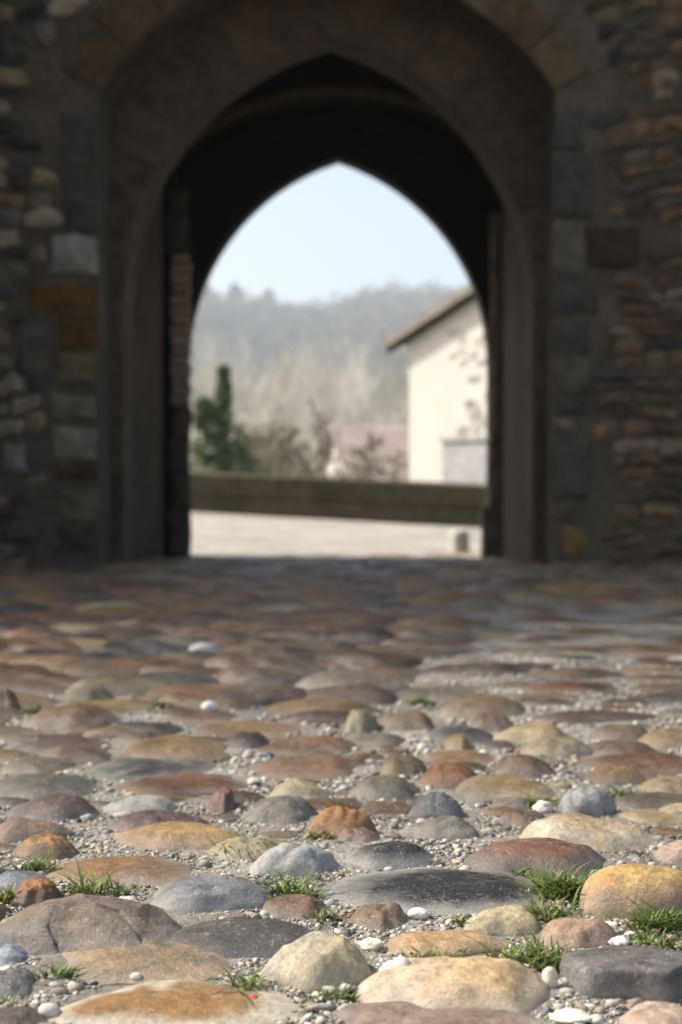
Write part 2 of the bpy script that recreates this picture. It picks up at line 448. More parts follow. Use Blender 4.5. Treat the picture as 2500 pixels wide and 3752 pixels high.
# voussoirs of the round outer arch
Rv = math.hypot(1.39, 2.882 - 2.034); a0 = math.atan2(.848, -1.39); a1 = math.atan2(.848, 1.39); nv = 11
vc = [(.09, .066, .04), (.10, .074, .042), (.078, .06, .04), (.105, .082, .056), (.085, .064, .037)]
for i in range(nv):
    b0 = a0 + (a1 - a0) * (i + .03) / nv; b1 = a0 + (a1 - a0) * (i + .97) / nv; bm = (b0 + b1) / 2
    ro = Rv + random.uniform(.24, .33); cxa, cza = -.084, 2.034
    pl = [(cxa + r * math.cos(b), cza + r * math.sin(b)) for r, b in ((Rv, b0), (ro, b0), (ro, bm), (ro, b1), (Rv, b1), (Rv, bm))]
    add_block('voussoir', pl, .022, .018, (lambda k_: tuple(c * k_ for c in vc[i % 5]))(random.uniform(.8, 1.15)))
# large dressed blocks beside the jambs: photograph box, colour
SPECIAL = [
    (180, 362, 860, 1010, (.22, .215, .21)), (110, 362, 1042, 1140, (.10, .058, .012)), (205, 362, 1146, 1282, (.085, .05, .015)),
    (205, 362, 1290, 1410, (.115, .095, .06)), (180, 362, 1440, 1545, (.13, .12, .095)), (190, 362, 1560, 1690, (.18, .172, .15)),
    (200, 362, 1698, 1770, (.06, .038, .016)), (10, 102, 1622, 1730, (.17, .17, .17)), (215, 362, 1782, 1915, (.115, .10, .07)),
    (235, 362, 620, 850, (.055, .055, .058)), (225, 362, 400, 612, (.065, .062, .06)), (200, 362, 1925, 2035, (.05, .047, .042)),
    (2018, 2150, 810, 1010, (.085, .082, .075)), (2018, 2165, 1170, 1300, (.06, .058, .055)), (2018, 2165, 1600, 1830, (.065, .063, .058)),
    (2018, 2110, 1530, 1592, (.15, .135, .10)), (2060, 2150, 1925, 2035, (.16, .108, .038)), (2140, 2340, 820, 985, (.04, .028, .016)),
    (2018, 2165, 1310, 1440, (.08, .075, .062)), (2018, 2130, 1840, 1918, (.085, .07, .045)), (2018, 2200, 1020, 1160, (.055, .052, .05)),
    (2018, 2170, 560, 800, (.05, .05, .05)), (2018, 2140, 400, 552, (.05, .052, .055)), (2018, 2160, 1448, 1522, (.06, .055, .05))]
occ = []
for (a, b, t_, b_, c) in SPECIAL:
    p0, p1 = P(a, b_, D1), P(b, t_, D1); occ.append((p0.x, p1.x, p0.z, p1.z))
    add_block('ashlar_block', rect_poly(p0.x + .01, p1.x - .008, p0.z + .01, p1.z - .01, .014), random.uniform(.012, .028), .022, c, jit=.01)
# rubble: irregular courses of small stones
def rubble_color(side, x, z):
    t = random.random()
    if side < 0:
        pal = [(.12, .112, .10), (.16, .148, .13), (.10, .10, .105), (.135, .112, .08), (.05, .048, .047), (.18, .168, .155), (.045, .045, .05)]
    else:
        pal = [(.055, .053, .052), (.04, .04, .042), (.085, .072, .055), (.10, .075, .05), (.05, .042, .034), (.12, .105, .09), (.035, .033, .033)]
        if x > 1.75 and t < .55: return tint((.115, .084, .058), .7, 1.2)
    if z > 2.6 and t < .35: return tint((.045, .044, .044), .7, 1.2)
    c = random.choice(pal); k = random.uniform(.8, 1.3) * 1.25; return (c[0] * k * 1.06, c[1] * k, c[2] * k * .92)
far = MB(); nrub = 0
for side in (-1, 1):
    z = 0.02
    while z < 5.4:
        hgt = random.uniform(.065, .15) if side < 0 else random.uniform(.05, .12)
        xa, xb = (-2.72, -1.49) if side < 0 else (1.32, 5.5)
        if z > 2.8: xb = 0.0 if side < 0 else xb; xa = 0.0 if side > 0 else xa
        x = xa - random.uniform(0, .1)
        while x < xb:
            wd = random.uniform(.09, .26)
            x0, x1 = x, min(x + wd, xb); x = x1 + random.uniform(.008, .02)
            z0 = z + random.uniform(-.012, .012); z1 = z + hgt - .012 + random.uniform(-.015, .015)
            if x1 - x0 < .05: continue
            mx, mz = (x0 + x1) / 2, (z0 + z1) / 2
            rr_ = max(math.hypot(q - (-.084), mz - 2.034) for q in (x0, x1)); rmin = min(math.hypot(q + .084, mz - 2.034) for q in (x0, mx, x1))
            if z > 2.75 and rmin < Rv + .335: continue
            if any(x1 > o[0] - .004 and x0 < o[1] + .004 and z1 > o[2] and z0 < o[3] for o in occ): continue
            j = min(x1 - x0, z1 - z0) * .22
            pl = rect_poly(x0, x1, z0, z1, j)
            for q in (0, 2, 4, 6):
                pl[q] = (pl[q][0] + (mx - pl[q][0]) * random.uniform(.05, .3), pl[q][1] + (mz - pl[q][1]) * random.uniform(.05, .35))
            pl = [(px_, pz_ + .035 * math.sin(px_ * 3.1 + side) + .02 * math.sin(px_ * 7.3 + pz_ * 2)) for px_, pz_ in pl]
            if random.random() < .2: pl = [(mx + (px_ - mx) * 1.12, mz + (pz_ - mz) * 1.35) for px_, pz_ in pl]
            pr = random.uniform(.006, .036); c = rubble_color(side, mx, mz)
            if abs(mx) < 2.2 and z < 3.75 and nrub < 299:
                add_block('rubble_stone', pl, pr, .022, c, jit=.01); nrub += 1
            else:
                v, f = block(pl, D1, pr, .022, .01); far.add(v, f, tuple(q * .98 for q in c))
        z += hgt
o = to_gate(far.build('rubble_masonry', M_RUB)); o['kind'] = 'stuff'
# dressed stones of the pointed arch, jamb courses then arch stones, on both sides
def arch_stones(cx, w, zs, e, y, wid, side, njam, narc):
    Rr = w + e; zt = math.acos(e / Rr)
    def mirror(pl): return pl if side < 0 else [(2 * cx - px_, pz_) for px_, pz_ in pl]
    z = -.06
    for i in range(njam):
        z1 = -.06 + (zs + .06) * (i + 1) / njam + (random.uniform(-.04, .04) if i < njam - 1 else 0)
        add_block('arch_stone', mirror(rect_poly(cx - w - wid, cx - w - .002, z + .004, z1 - .004, .006)), .012, .014, tint((.072, .056, .04), .8, 1.2), y=y, jit=.006); z = z1
    for i in range(narc):
        b0, b1 = zt * (i + .02) / narc, zt * (i + .98) / narc
        pl = [(cx + e - q * math.cos(b), zs + q * math.sin(b)) for q, b in ((Rr, b0), (Rr + wid, b0), (Rr + wid, (b0 + b1) / 2), (Rr + wid, b1), (Rr, b1), (Rr, (b0 + b1) / 2))]
        pl = [(min(px_, cx - .003), pz_) for px_, pz_ in pl]
        add_block('arch_stone', mirror(pl), .012, .014, tint((.072, .056, .04), .8, 1.2), y=y, jit=.006)
for sd in (-1, 1): arch_stones(-.079, 1.307, 1.655, .476, D2 + .003, .40, sd, 5, 8)
# thin brown rib round the rear recess
v = []; f = []; arc3 = ol3[j3:-j3]
for x_, z_ in arc3:
    k_ = 1 + .055 / math.hypot(x_ + .01, z_ - 1.503)
    v += [(x_, 10.33, z_), (x_, 10.397, z_), (-.01 + (x_ + .01) * k_, 10.33, 1.503 + (z_ - 1.503) * k_), (-.01 + (x_ + .01) * k_, 10.397, 1.503 + (z_ - 1.503) * k_)]
for i in range(len(arc3) - 1):
    p, q = i * 4, i * 4 + 4; f += [(p, q, q + 1, p + 1), (p + 2, p + 3, q + 3, q + 2), (p, p + 2, q + 2, q)]
to_gate(link('rib', mesh('rib', v, f), mat_wall('brown_rib_stone', (.075, .047, .022), (.10, .065, .034), 2.0)))
# rear left pier: thin courses of stone tiles, toothed towards the opening; rough stones under them
for i in range(15):
    yt = 935 + i * 37; a = P(640 + random.uniform(-4, 4), yt + 31, 10.4); b = P(694 + (7 if i % 2 else 0) + random.uniform(-3, 3), yt, 10.4)
    c = random.choice([(.24, .185, .14), (.20, .155, .12), (.28, .21, .155)])
    add_block('brick', rect_poly(a.x - .02, b.x, a.z, b.z, .004), .045, .006, c, y=10.4, mat=M_BRK, jit=.003)
for i, (a_, b_, t_, u_) in enumerate([(650, 700, 1492, 1600), (640, 692, 1604, 1730), (655, 705, 1734, 1870), (640, 700, 1874, 2040), (630, 690, 800, 930), (645, 690, 690, 795)]):
    a = P(a_, u_, 10.4); b = P(b_, t_, 10.4)
    add_block('pier_stone', rect_poly(a.x - .04, b.x, a.z, b.z, .015), .05, .03, random.choice([(.06, .05, .042), (.075, .06, .05)]), y=10.4, jit=.012)
zz = -.05
for i, (t_, u_, dx) in enumerate([(1860, 2050, 36), (1640, 1855, 8), (1400, 1635, 0), (1180, 1395, 0), (980, 1175, 0), (780, 975, 0)]):
    a = P(1798 - dx, u_, 10.4); b = P(1855, t_, 10.4)
    add_block('pier_stone', rect_poly(a.x, b.x + .05, a.z, b.z, .012), .05, .03, random.choice([(.10, .08, .065), (.085, .068, .055)]), y=10.4, jit=.01)

# unseen house added left of the gate, placed to shade the street before it
AH = empty('shade_house', (-2.75, 7.0, 0)); tag(AH, 'unseen dark stone house added left of the gate to shade the street', 'house')
m = MB(); hw_, hd_, he_ = 8.0, 1.68, 7.0
m.add([(-hw_, 0, -.3), (0, 0, -.3), (0, hd_, -.3), (-hw_, hd_, -.3), (-hw_, 0, he_), (0, 0, he_), (0, hd_, he_), (-hw_, hd_, he_), (-hw_, hd_ / 2, he_ + 1.2), (0, hd_ / 2, he_ + 1.2)],
      [(0, 1, 5, 4), (1, 2, 6, 9, 5), (2, 3, 7, 6), (3, 0, 4, 8, 7)])
m.build('wall', M_CORE, AH)
M_OLDTILE = mat_wall('old_roof_tile', (.16, .10, .07), (.22, .15, .10), 1.5)
m = MB()
for sg in (0, 1):
    for i in range(8):
        ta, tb = i / 8, (i + 1) / 8 + .02
        ya, yb = (-.25 + (hd_ / 2 + .25) * ta, -.25 + (hd_ / 2 + .25) * tb); za, zb = he_ - .2 + 1.42 * ta + .06, he_ - .2 + 1.42 * tb + .03
        if sg: ya, yb = hd_ - ya, hd_ - yb
        if sg: ya = min(ya, hd_ - .003)
        v = [(-hw_ - .2, ya, za), (.2, ya, za), (.2, yb, zb), (-hw_ - .2, yb, zb)]; v += [(x, y, z - .05) for x, y, z in v]
        m.add(v, [(0, 1, 2, 3), (7, 6, 5, 4), (0, 4, 5, 1), (1, 5, 6, 2), (3, 7, 4, 0), (2, 6, 7, 3)])
m.build('roof', M_OLDTILE, AH)
for zw in (1.2, 4.2):
    m = MB(); m.box(-.02, .035, .35, 1.35, zw, zw + 1.35); wn = m.build('window', M_INNER, AH)
    m = MB(); m.box(.036, .045, .43, .82, zw + .08, zw + 1.27); m.box(.036, .045, .88, 1.27, zw + .08, zw + 1.27); m.build('pane', M_DARK, wn)

# ------------------------------------------------------------------ beyond the gate: parapet, bollard, houses
# parapet of long weathered stones with a coping
pr = empty('parapet_wall', (0, 0, 0)); tag(pr, 'low mossy stone parapet running across behind the archway', 'parapet')
du = Vector((PAR[1][0] - PAR[0][0], PAR[1][1] - PAR[0][1], 0)).normalized(); dn = Vector((du.y, -du.x, 0))  # towards the viewer
if dn.y > 0: dn = -dn
base = Vector((PAR[0][0], PAR[0][1], 0)); s = -9.0; L = 3.785
def ptop(s): return .50 + (.665 - .50) * max(-1.2, min(1.2, (L - s) / L))
k = 0
while s < 9.5:
    ln = random.uniform(.55, .95)
    a = base + du * s; b = base + du * (s + ln)
    za, zb = float(gz(a.x, a.y)) - .1, float(gz(b.x, b.y)) - .1
    for lay in range(2):
        m = MB(); off = 0 if lay == 0 else .02
        t0, t1 = (0, .55) if lay == 0 else (.555, 1.0)
        pts = []
        rj = [random.uniform(-.004, .004) for _ in range(8)]
        dep = .42
        for q, (pt, z_, tp) in enumerate(((a, za, ptop(s)), (b, zb, ptop(s + ln)))):
            z0 = z_ + (tp - z_) * t0; z1 = z_ + (tp - z_) * t1
            fr = pt + dn * (.0 + rj[q])
            bk = pt - dn * dep
            pts += [(fr.x, fr.y, z0), (fr.x, fr.y, z1 - .03), ((fr - dn * .04).x, (fr - dn * .04).y, z1 + rj[q + 4]), (bk.x, bk.y, z1 + rj[q + 2]), (bk.x, bk.y, z0)]
        m.add(pts, [(0, 5, 6, 1), (1, 6, 7, 2), (2, 7, 8, 3), (3, 8, 9, 4), (0, 1, 2, 3, 4), (9, 8, 7, 6, 5), (0, 4, 9, 5)])
        m.build('stone', M_PAR, pr)
    s += ln; k += 1

def lathe(prof, n=20, jit=0.0):
    v = []; f = []
    for r, z in prof:
        for i in range(n):
            a = 2 * math.pi * i / n; q = r * (1 + random.uniform(-jit, jit)); v.append((q * math.cos(a), q * math.sin(a), z))
    for j in range(len(prof) - 1):
        for i in range(n): f.append((j * n + i, j * n + (i + 1) % n, (j + 1) * n + (i + 1) % n, (j + 1) * n + i))
    f.append(tuple(range((len(prof) - 1) * n, len(prof) * n)))
    return v, f
M_BOL = mat_wall('pale_bollard_stone', (.55, .53, .48), (.62, .60, .54), 6)
bD = 11.25; bp = P(1683, 2030, bD)
v, f = lathe([(.085, -.06), (.084, .02), (.08, .1), (.077, .165), (.072, .182), (.055, .19), (.02, .194)], 20, .012)
bo = link('bollard', mesh('bollard', v, f, True), M_BOL); bo.location = (bp.x, bD, float(gz(bp.x, bD)))
tag(bo, 'short pale stone bollard in the sunlit road beside the right gate pier', 'bollard')

M_PLAS = mat_plain('cream_plaster', (.64, .61, .55), (.72, .69, .63), 1.2, .9, .1)
M_WHITE = mat_wall('white_render', (.40, .40, .42), (.46, .46, .48), 1.0)
M_TILE = mat_wall('weathered_roof_tile', (.25, .225, .195), (.33, .30, .27), 1.5)
M_RED = mat_wall('red_roof_tile', (.30, .225, .195), (.39, .315, .28), .9)
M_WOOD = mat_wall('dark_timber', (.03, .024, .018), (.05, .04, .03), 2)
# house whose gable closes the view on the right
H = empty('house', (1.06, 22.0, float(gz(1.06, 22.0))), -R(46))
tag(H, 'cream plastered gable house with a bare stone edge and overhanging tiled roof', 'house')
HW, HD = 5.2, 7.0; ez = 2.82 - H.location.z; slope = .40; rz_ = ez + HW / 2 * slope; bz = -1.5
m = MB()
m.add([(0, 0, bz), (HW, 0, bz), (HW, 0, ez), (HW / 2, 0, rz_), (0, 0, ez), (0, HD, bz), (HW, HD, bz), (HW, HD, ez), (HW / 2, HD, rz_), (0, HD, ez)],
      [(0, 1, 2, 3, 4), (9, 8, 7, 6, 5), (0, 4, 9, 5), (1, 6, 7, 2)])
m.build('wall', M_PLAS, H)
# roof: slabs with rows of tiles
def roof_slab(sign, name):
    m = MB(); ov = .40; th = .09; y0, y1 = -.16, HD + .3
    x0 = -ov if sign < 0 else HW + ov; z0 = ez - ov * slope; x1 = HW / 2; z1 = rz_
    nrow = 14
    for r in range(nrow):
        ta, tb = r / nrow, (r + 1) / nrow + .015
        xa, za = x0 + (x1 - x0) * ta, z0 + (z1 - z0) * ta + .035; xb, zb = x0 + (x1 - x0) * min(tb, 1), z0 + (z1 - z0) * min(tb, 1) + .012
        m.add([(xa, y0, za), (xa, y1, za), (xb, y1, zb), (xb, y0, zb), (xa, y0, za + .05), (xa, y1, za + .05), (xb, y1, zb + .05), (xb, y0, zb + .05)],
              [(0, 1, 2, 3), (7, 6, 5, 4), (0, 4, 5, 1), (0, 3, 7, 4), (1, 5, 6, 2), (3, 2, 6, 7)])
    o = m.build(name, M_TILE, H)
    m2 = MB(); m2.add([(x0, y0 - .02, z0 - .05), (x1, y0 - .02, z1 - .05), (x1, y0 - .02, z1 + .09), (x0, y0 - .02, z0 + .09), (x0, y0 + .06, z0 - .05), (x1, y0 + .06, z1 - .05), (x1, y0 + .06, z1 + .09), (x0, y0 + .06, z0 + .09)],
           [(0, 1, 2, 3), (4, 7, 6, 5), (0, 4, 5, 1), (0, 3, 7, 4), (3, 2, 6, 7)])
    m2.build('verge', M_TILE, o)
    m3 = MB(); m3.add([(x0, y0 + .07, z0 - .10), (x1, y0 + .07, z1 - .10), (x1, y0 + .07, z1 - .052), (x0, y0 + .07, z0 - .052), (x0, -.01, z0 - .10), (x1, -.01, z1 - .10), (x1, -.01, z1 - .052), (x0, -.01, z0 - .052)],
           [(0, 1, 2, 3), (4, 7, 6, 5), (0, 4, 5, 1), (0, 3, 7, 4), (3, 2, 6, 7)])
    m3.build('soffit', M_WOOD, o)
roof_slab(-1, 'roof'); roof_slab(1, 'roof')
# bare rubble corner on the gable
for i in range(170):
    xx = random.uniform(.72, 2.4); zc_ = random.uniform(.5, ez + 1.2)
    if xx < .72 + .25 * math.sin(zc_ * 2.3) ** 2 or random.random() < .12: continue
    ww, hh_ = random.uniform(.12, .3), random.uniform(.08, .2)
    if zc_ + hh_ > ez + min(xx, HW - xx) * slope - .2: continue
    pl = rect_poly(xx, xx + ww, zc_, zc_ + hh_, .02)
    v, f = block(pl, 0, random.uniform(.006, .016), .03, .004)
    c = random.choice([(.42, .40, .37), (.55, .52, .46), (.48, .45, .40), (.62, .58, .52), (.30, .29, .27)])
    link('stone', mesh('stone', v, f, False, {'Col': [c] * len(v)}), M_RUB, H)
# white rendered garden wall in front of it
gw = empty('garden_wall', (P(1622, 1605, 19.6).x, 19.6, 0), -R(48)); tag(gw, 'pale grey rendered garden wall with a flat coping beside the cream house', 'wall')
a = P(1622, 1605, 19.6); m = MB(); m.box(0, 2.6, 0, .35, -1.5, a.z - .05); m.build('render', M_WHITE, gw)
m = MB(); m.box(-.03, 2.63, -.03, .38, a.z - .05, a.z); m.build('coping', M_WHITE, gw)
# red-roofed house and white house lower down the slope
M_BRIGHT = mat_wall('white_limewash', (.76, .76, .74), (.82, .82, .80), 1.0)
def small_house(name, label, cx, cy, wid, dep, zeave, zridge, wallm, roofm, rz, nwin, chimney=False):
    h = empty(name, (cx, cy, float(gz(cx, cy))), rz); tag(h, label, 'house'); z0 = h.location.z
    e, r = zeave - z0, zridge - z0
    m = MB(); hw, hd = wid / 2, dep / 2
    m.add([(-hw, -hd, -1), (hw, -hd, -1), (hw, -hd, e), (-hw, -hd, e), (-hw, hd, -1), (hw, hd, -1), (hw, hd, e), (-hw, hd, e), (-hw, 0, r), (hw, 0, r)],
          [(0, 1, 2, 3), (5, 4, 7, 6), (4, 0, 3, 8, 7), (1, 5, 6, 9, 2)])
    m.build('wall', wallm, h)
    m = MB()
    for sg in (-1, 1):
        n = 12
        for i in range(n):
            ta, tb = i / n, min(1, (i + 1) / n + .02); ov = .3
            ya, yb = sg * (hd + ov) * (1 - ta), sg * (hd + ov) * (1 - tb); k_ = (r - e) / hd
            za, zb = r + .10 - abs(ya) * k_, r + .085 - abs(yb) * k_
            v = [(-hw - ov, ya, za), (hw + ov, ya, za), (hw + ov, yb, zb), (-hw - ov, yb, zb)]
            v += [(x, y, z - .03) for x, y, z in v]
            m.add(v, [(0, 1, 2, 3), (7, 6, 5, 4), (0, 4, 5, 1), (1, 5, 6, 2), (3, 7, 4, 0), (2, 6, 7, 3)])
    ro = m.build('roof', roofm, h)
    if chimney:
        m = MB(); m.box(-hw * .5 - .25, -hw * .5 + .25, -.25, .25, r - .3, r + .8); m.build('chimney', M_RED, ro)
    for i in range(nwin):
        x = -hw + wid * (i + .5) / nwin
        m = MB(); m.box(x - .4, x + .4, -hd - .04, -hd + .02, e - 1.5, e - .4); wn = m.build('window', M_WOOD, h)
        m = MB(); m.box(x - .33, x - .03, -hd - .052, -hd - .042, e - 1.43, e - .47); m.box(x + .03, x + .33, -hd - .052, -hd - .042, e - 1.43, e - .47)
        m.build('pane', M_DARK, wn)
    return h
p0 = P(1425, 1740, 44); zr_ = P(1425, 1570, 44).z
small_house('house', 'low house with a broad red tiled roof between bare branches and cream gable', P(1470, 1700, 46).x, 46, 4.2, 5.5, P(1470, 1755, 43).z, P(1470, 1570, 46).z, M_PLAS, M_RED, R(12), 2)
small_house('house', 'small white house behind the gnarled bare tree just above the parapet', P(1215, 1700, 62).x, 62, 2.9, 1.6, P(1180, 1655, 62).z, P(1180, 1636, 62).z, M_BRIGHT, M_TILE, R(-48), 2)
small_house('house', 'pale cottage with a brick chimney at the foot of the dark conifer', P(930, 1700, 56).x, 56, 1.6, 1.6, P(900, 1722, 54).z, P(900, 1690, 56).z, M_WHITE, M_RED, R(-50), 1, True)

# ------------------------------------------------------------------ trees
def tube_tree(seed, height, spread, levels, nchild, r0, up=.25, lean=(0, 0), kink=.22, first=.3):
    """recursive bare tree -> (trunk arrays, branch arrays)"""
    rg = random.Random(seed); TV, TF, BV, BF = [], [], [], []
    def tube(pts, rads, V, F_, n):
        b = len(V)
        if V is BV: rads = [max(q_, .013) for q_ in rads]
        for i, (p, r) in enumerate(zip(pts, rads)):
            d = (pts[min(i + 1, len(pts) - 1)] - pts[max(i - 1, 0)]).normalized()
            a = d.orthogonal().normalized(); c = d.cross(a)
            for q in range(n):
                an = 2 * math.pi * q / n; V.append(p + (a * math.cos(an) + c * math.sin(an)) * r)
        for i in range(len(pts) - 1):
            for q in range(n):
                A, B = b + i * n + q, b + i * n + (q + 1) % n; F_.append((A, B, B + n, A + n))
    def grow(p, d, ln, r, lev):
        ns = 5 if lev < 2 else 3; pts = [p]; rads = [r]; q = p; dd = d
        for i in range(ns):
            dd = (dd + Vector((rg.gauss(0, kink), rg.gauss(0, kink), rg.gauss(0, kink) + up * .15))).normalized()
            q = q + dd * ln / ns; pts.append(q); rads.append(r * (1 - .62 * (i + 1) / ns))
        if lev == 0: tube(pts, rads, TV, TF, 8)
        else: tube(pts, rads, BV, BF, 5 if lev == 1 else 3)
        if lev >= levels: return
        for i in range(nchild[lev]):
            t = rg.uniform(first if lev == 0 else .2, 1.0); k = min(int(t * ns), ns - 1); fr = t * ns - k
            sp_ = pts[k].lerp(pts[k + 1], fr); rr = rads[k] * (1 - fr) + rads[k + 1] * fr
            base = (pts[k + 1] - pts[k]).normalized(); o = base.orthogonal().normalized(); o2 = base.cross(o); an = rg.uniform(0, 6.283)
            side = o * math.cos(an) + o2 * math.sin(an)
            nd = (base * rg.uniform(.35, .8) + side * spread + Vector((0, 0, up))).normalized()
            grow(sp_, nd, ln * rg.uniform(.42, .7), rr * .62, lev + 1)
    grow(Vector((0, 0, -.1)), Vector((lean[0], lean[1], 1)).normalized(), height, r0, 0)
    return (TV, TF), (BV, BF)
M_BARK = mat_plain('grey_bark', (.26, .225, .17), (.36, .32, .25), 6)
M_TWIG = mat_plain('winter_twigs', (.47, .44, .38), (.57, .535, .47), 1.2)
M_TWIG2 = mat_plain('lichened_twigs', (.33, .305, .22), (.41, .385, .29), 1.2)
M_DTWIG = mat_plain('dark_twigs', (.12, .10, .065), (.17, .145, .10), 2)
def bare_tree(seed, h, spread, lv, nc, r0, twig, name='bare_tree', **kw):
    t = empty(name); (tv, tf), (bv, bf) = tube_tree(seed, h, spread, lv, nc, r0, **kw)
    link('trunk', mesh('trunk', tv, tf, True), M_BARK, t); link('branches', mesh('branches', bv, bf), twig, t)
    return t
def copy_tree(o, parent=None):
    c = o.copy(); col.objects.link(c); c.parent = parent
    for ch in [q for q in o.children]: copy_tree(ch, c)
    return c
def top_of(o): return max(v.co.z for ch in o.children for v in ch.data.vertices)
used = set()
def put(proto, px, D, ztop, h, label, group, rz, cat='tree', base_z=None):
    o = proto if proto.name not in used else copy_tree(proto); used.add(o.name); used.add(proto.name)
    x = P(px, 1700, D).x; z = float(gz(x, D)); o.location = (x, D, z); s_ = (ztop - z) / h
    o.scale = (s_ ** .75, s_ ** .75, s_); o.rotation_euler = (0, 0, rz); tag(o, label, cat, group); return o
# gnarled near tree just behind the parapet
gn = bare_tree(6, 2.4, 1.0, 4, [10, 7, 5, 4], .36, M_DTWIG, up=.18, kink=.34, first=.35)
x = P(1165, 1700, 30).x; gn.location = (x, 30, float(gz(x, 30))); sc_g = (P(1165, 1480, 30).z - gn.location.z) / top_of(gn)
gn.scale = (1.5, 1.5, sc_g); tag(gn, 'gnarled low bare tree with crooked spreading branches just beyond the parapet', 'tree')
gn2 = bare_tree(9, 2.2, 1.0, 4, [11, 7, 6, 4], .2, M_DTWIG, up=.2, kink=.3, first=.2)
x = P(1010, 1700, 30).x; gn2.location = (x, 30, float(gz(x, 30))); gn2.scale = (1, 1, (P(1000, 1540, 30).z - gn2.location.z) / top_of(gn2))
tag(gn2, 'tangled olive brown bare tree right beside the dark conifer', 'tree')
# tall bare trees filling the valley
protos = [bare_tree(21, 7, .62, 4, [12, 6, 5, 4], .2, M_TWIG, up=.5, kink=.13), bare_tree(22, 7, .75, 4, [12, 6, 5, 4], .2, M_TWIG2, up=.4, kink=.15),
          bare_tree(23, 8, .5, 4, [13, 6, 5, 4], .18, M_TWIG, up=.6, kink=.12)]
ph = [top_of(o_) for o_ in protos]
rt = random.Random(3)
spots = []
for i in range(46):
    D = 42 + 120 * (i / 46) ** 1.4; px = rt.uniform(560, 1560); top = rt.uniform(1190, 1400) if D > 70 else rt.uniform(1260, 1520)
    if 1010 < px < 1340 and D < 66: px += 330 if px > 1190 else -330
    spots.append((px, D, top))
desc = ['pale bare winter tree among many filling the valley behind the parapet', 'straw coloured bare winter tree among many filling the valley behind the parapet', 'slim pale bare winter tree among many filling the valley behind the parapet']
for i, (px, D, top) in enumerate(spots):
    k = i % 3; put(protos[k], px, D, P(px, top, D).z, ph[k], desc[k], ['bare trees in the valley', 'straw coloured bare trees', 'slim bare trees'][k], rt.uniform(0, 6.28))
# bare tree added out of view so its twigs soften the street's shadow edge
ct = bare_tree(31, 5.0, .75, 4, [11, 6, 5, 3], .14, M_DTWIG, up=.3, kink=.16, first=.3); ct.location = (-4.6, 6.0, 0)
tag(ct, 'unseen bare tree added beside the shading house to lay twig shade on the street', 'tree')
# evergreen crowns
def leaf_cloud(n, fn, size, seed, name, mat, parent, tint=None):
    g = np.random.default_rng(seed); pts = np.array([fn(g) for _ in range(n)])
    a = g.normal(size=(n, 3)); a /= np.linalg.norm(a, axis=1)[:, None]; b = np.cross(a, g.normal(size=(n, 3))); b /= np.linalg.norm(b, axis=1)[:, None]
    s_ = size * g.uniform(.5, 1.4, (n, 1))
    V = np.stack([pts - a * s_, pts + a * s_, pts + b * s_ * 1.2], 1).reshape(-1, 3); T = np.arange(3 * n).reshape(-1, 3)
    return link(name, tri_mesh(name, V, T), mat, parent)
M_EVER = mat_plain('evergreen_needles', (.04, .08, .025), (.12, .17, .06), 3.5, .7, .2)
M_FIR = mat_plain('distant_fir_needles', (.02, .03, .024), (.035, .045, .035), .3, .8, .1)
def cone_fn(h, r, lobes=7):
    def fn(g):
        t = g.uniform(0, 1) ** .8; an = g.uniform(0, 6.283)
        rr = r * (1 - t) ** .55 * (.65 + .35 * math.sin(an * 3 + t * 9) * math.sin(t * 23)) + .06
        q = rr * math.sqrt(g.uniform(.35, 1)); return (q * math.cos(an), q * math.sin(an), h * (.04 + .96 * t))
    return fn
x = P(812, 1700, 25.5).x; z = float(gz(x, 25.5)); hE = P(820, 1335, 25.5).z - z
ev = empty('evergreen_tree', (x, 25.5, z)); tag(ev, 'dark green ivy clad conifer standing up behind the parapet at left', 'tree')
v, f = lathe([(.12, -.2), (.09, hE * .4), (.03, hE * .95)], 8, .05); link('trunk', mesh('trunk', v, f, True), M_BARK, ev)
blobs = [(.05, 0, .22, .11, .24), (.05, 0, .55, .16, .3), (.02, .02, .9, .2, .3), (-.28, -.03, .78, .18, .2), (-.34, .04, 1.02, .16, .2), (-.08, 0, 1.2, .28, .3), (.14, 0, 1.35, .36, .35), (.05, .05, 1.6, .45, .35),
         (.25, .05, 1.8, .42, .35), (-.25, -.05, 1.5, .3, .35), (.36, 0, 1.95, .42, .35), (-.2, 0, 1.95, .4, .4), (0, 0, 2.9, .5, .6), (.05, 0, 3.8, .55, .7)]
def ever_fn(g):
    bx, by, bz, br, bh = blobs[g.integers(len(blobs))]; d = g.normal(size=3); d /= np.linalg.norm(d); k_ = g.uniform(.3, 1) ** .5
    br *= 1.02; return (bx + d[0] * br * k_, by + d[1] * br * k_, hE - bz + d[2] * bh * k_)
def scrub_fn(w_, h_, zt):
    def fn(g):
        d = g.normal(size=3); d /= np.linalg.norm(d); k_ = g.uniform(.2, 1) ** .5
        return (d[0] * w_ * k_ + .2 * math.sin(d[2] * 9), d[1] * .5 * k_, zt - h_ + d[2] * h_ * k_)
    return fn
M_SCRUB = mat_plain('olive_scrub', (.10, .095, .035), (.19, .17, .08), 2.0, .8, .1)
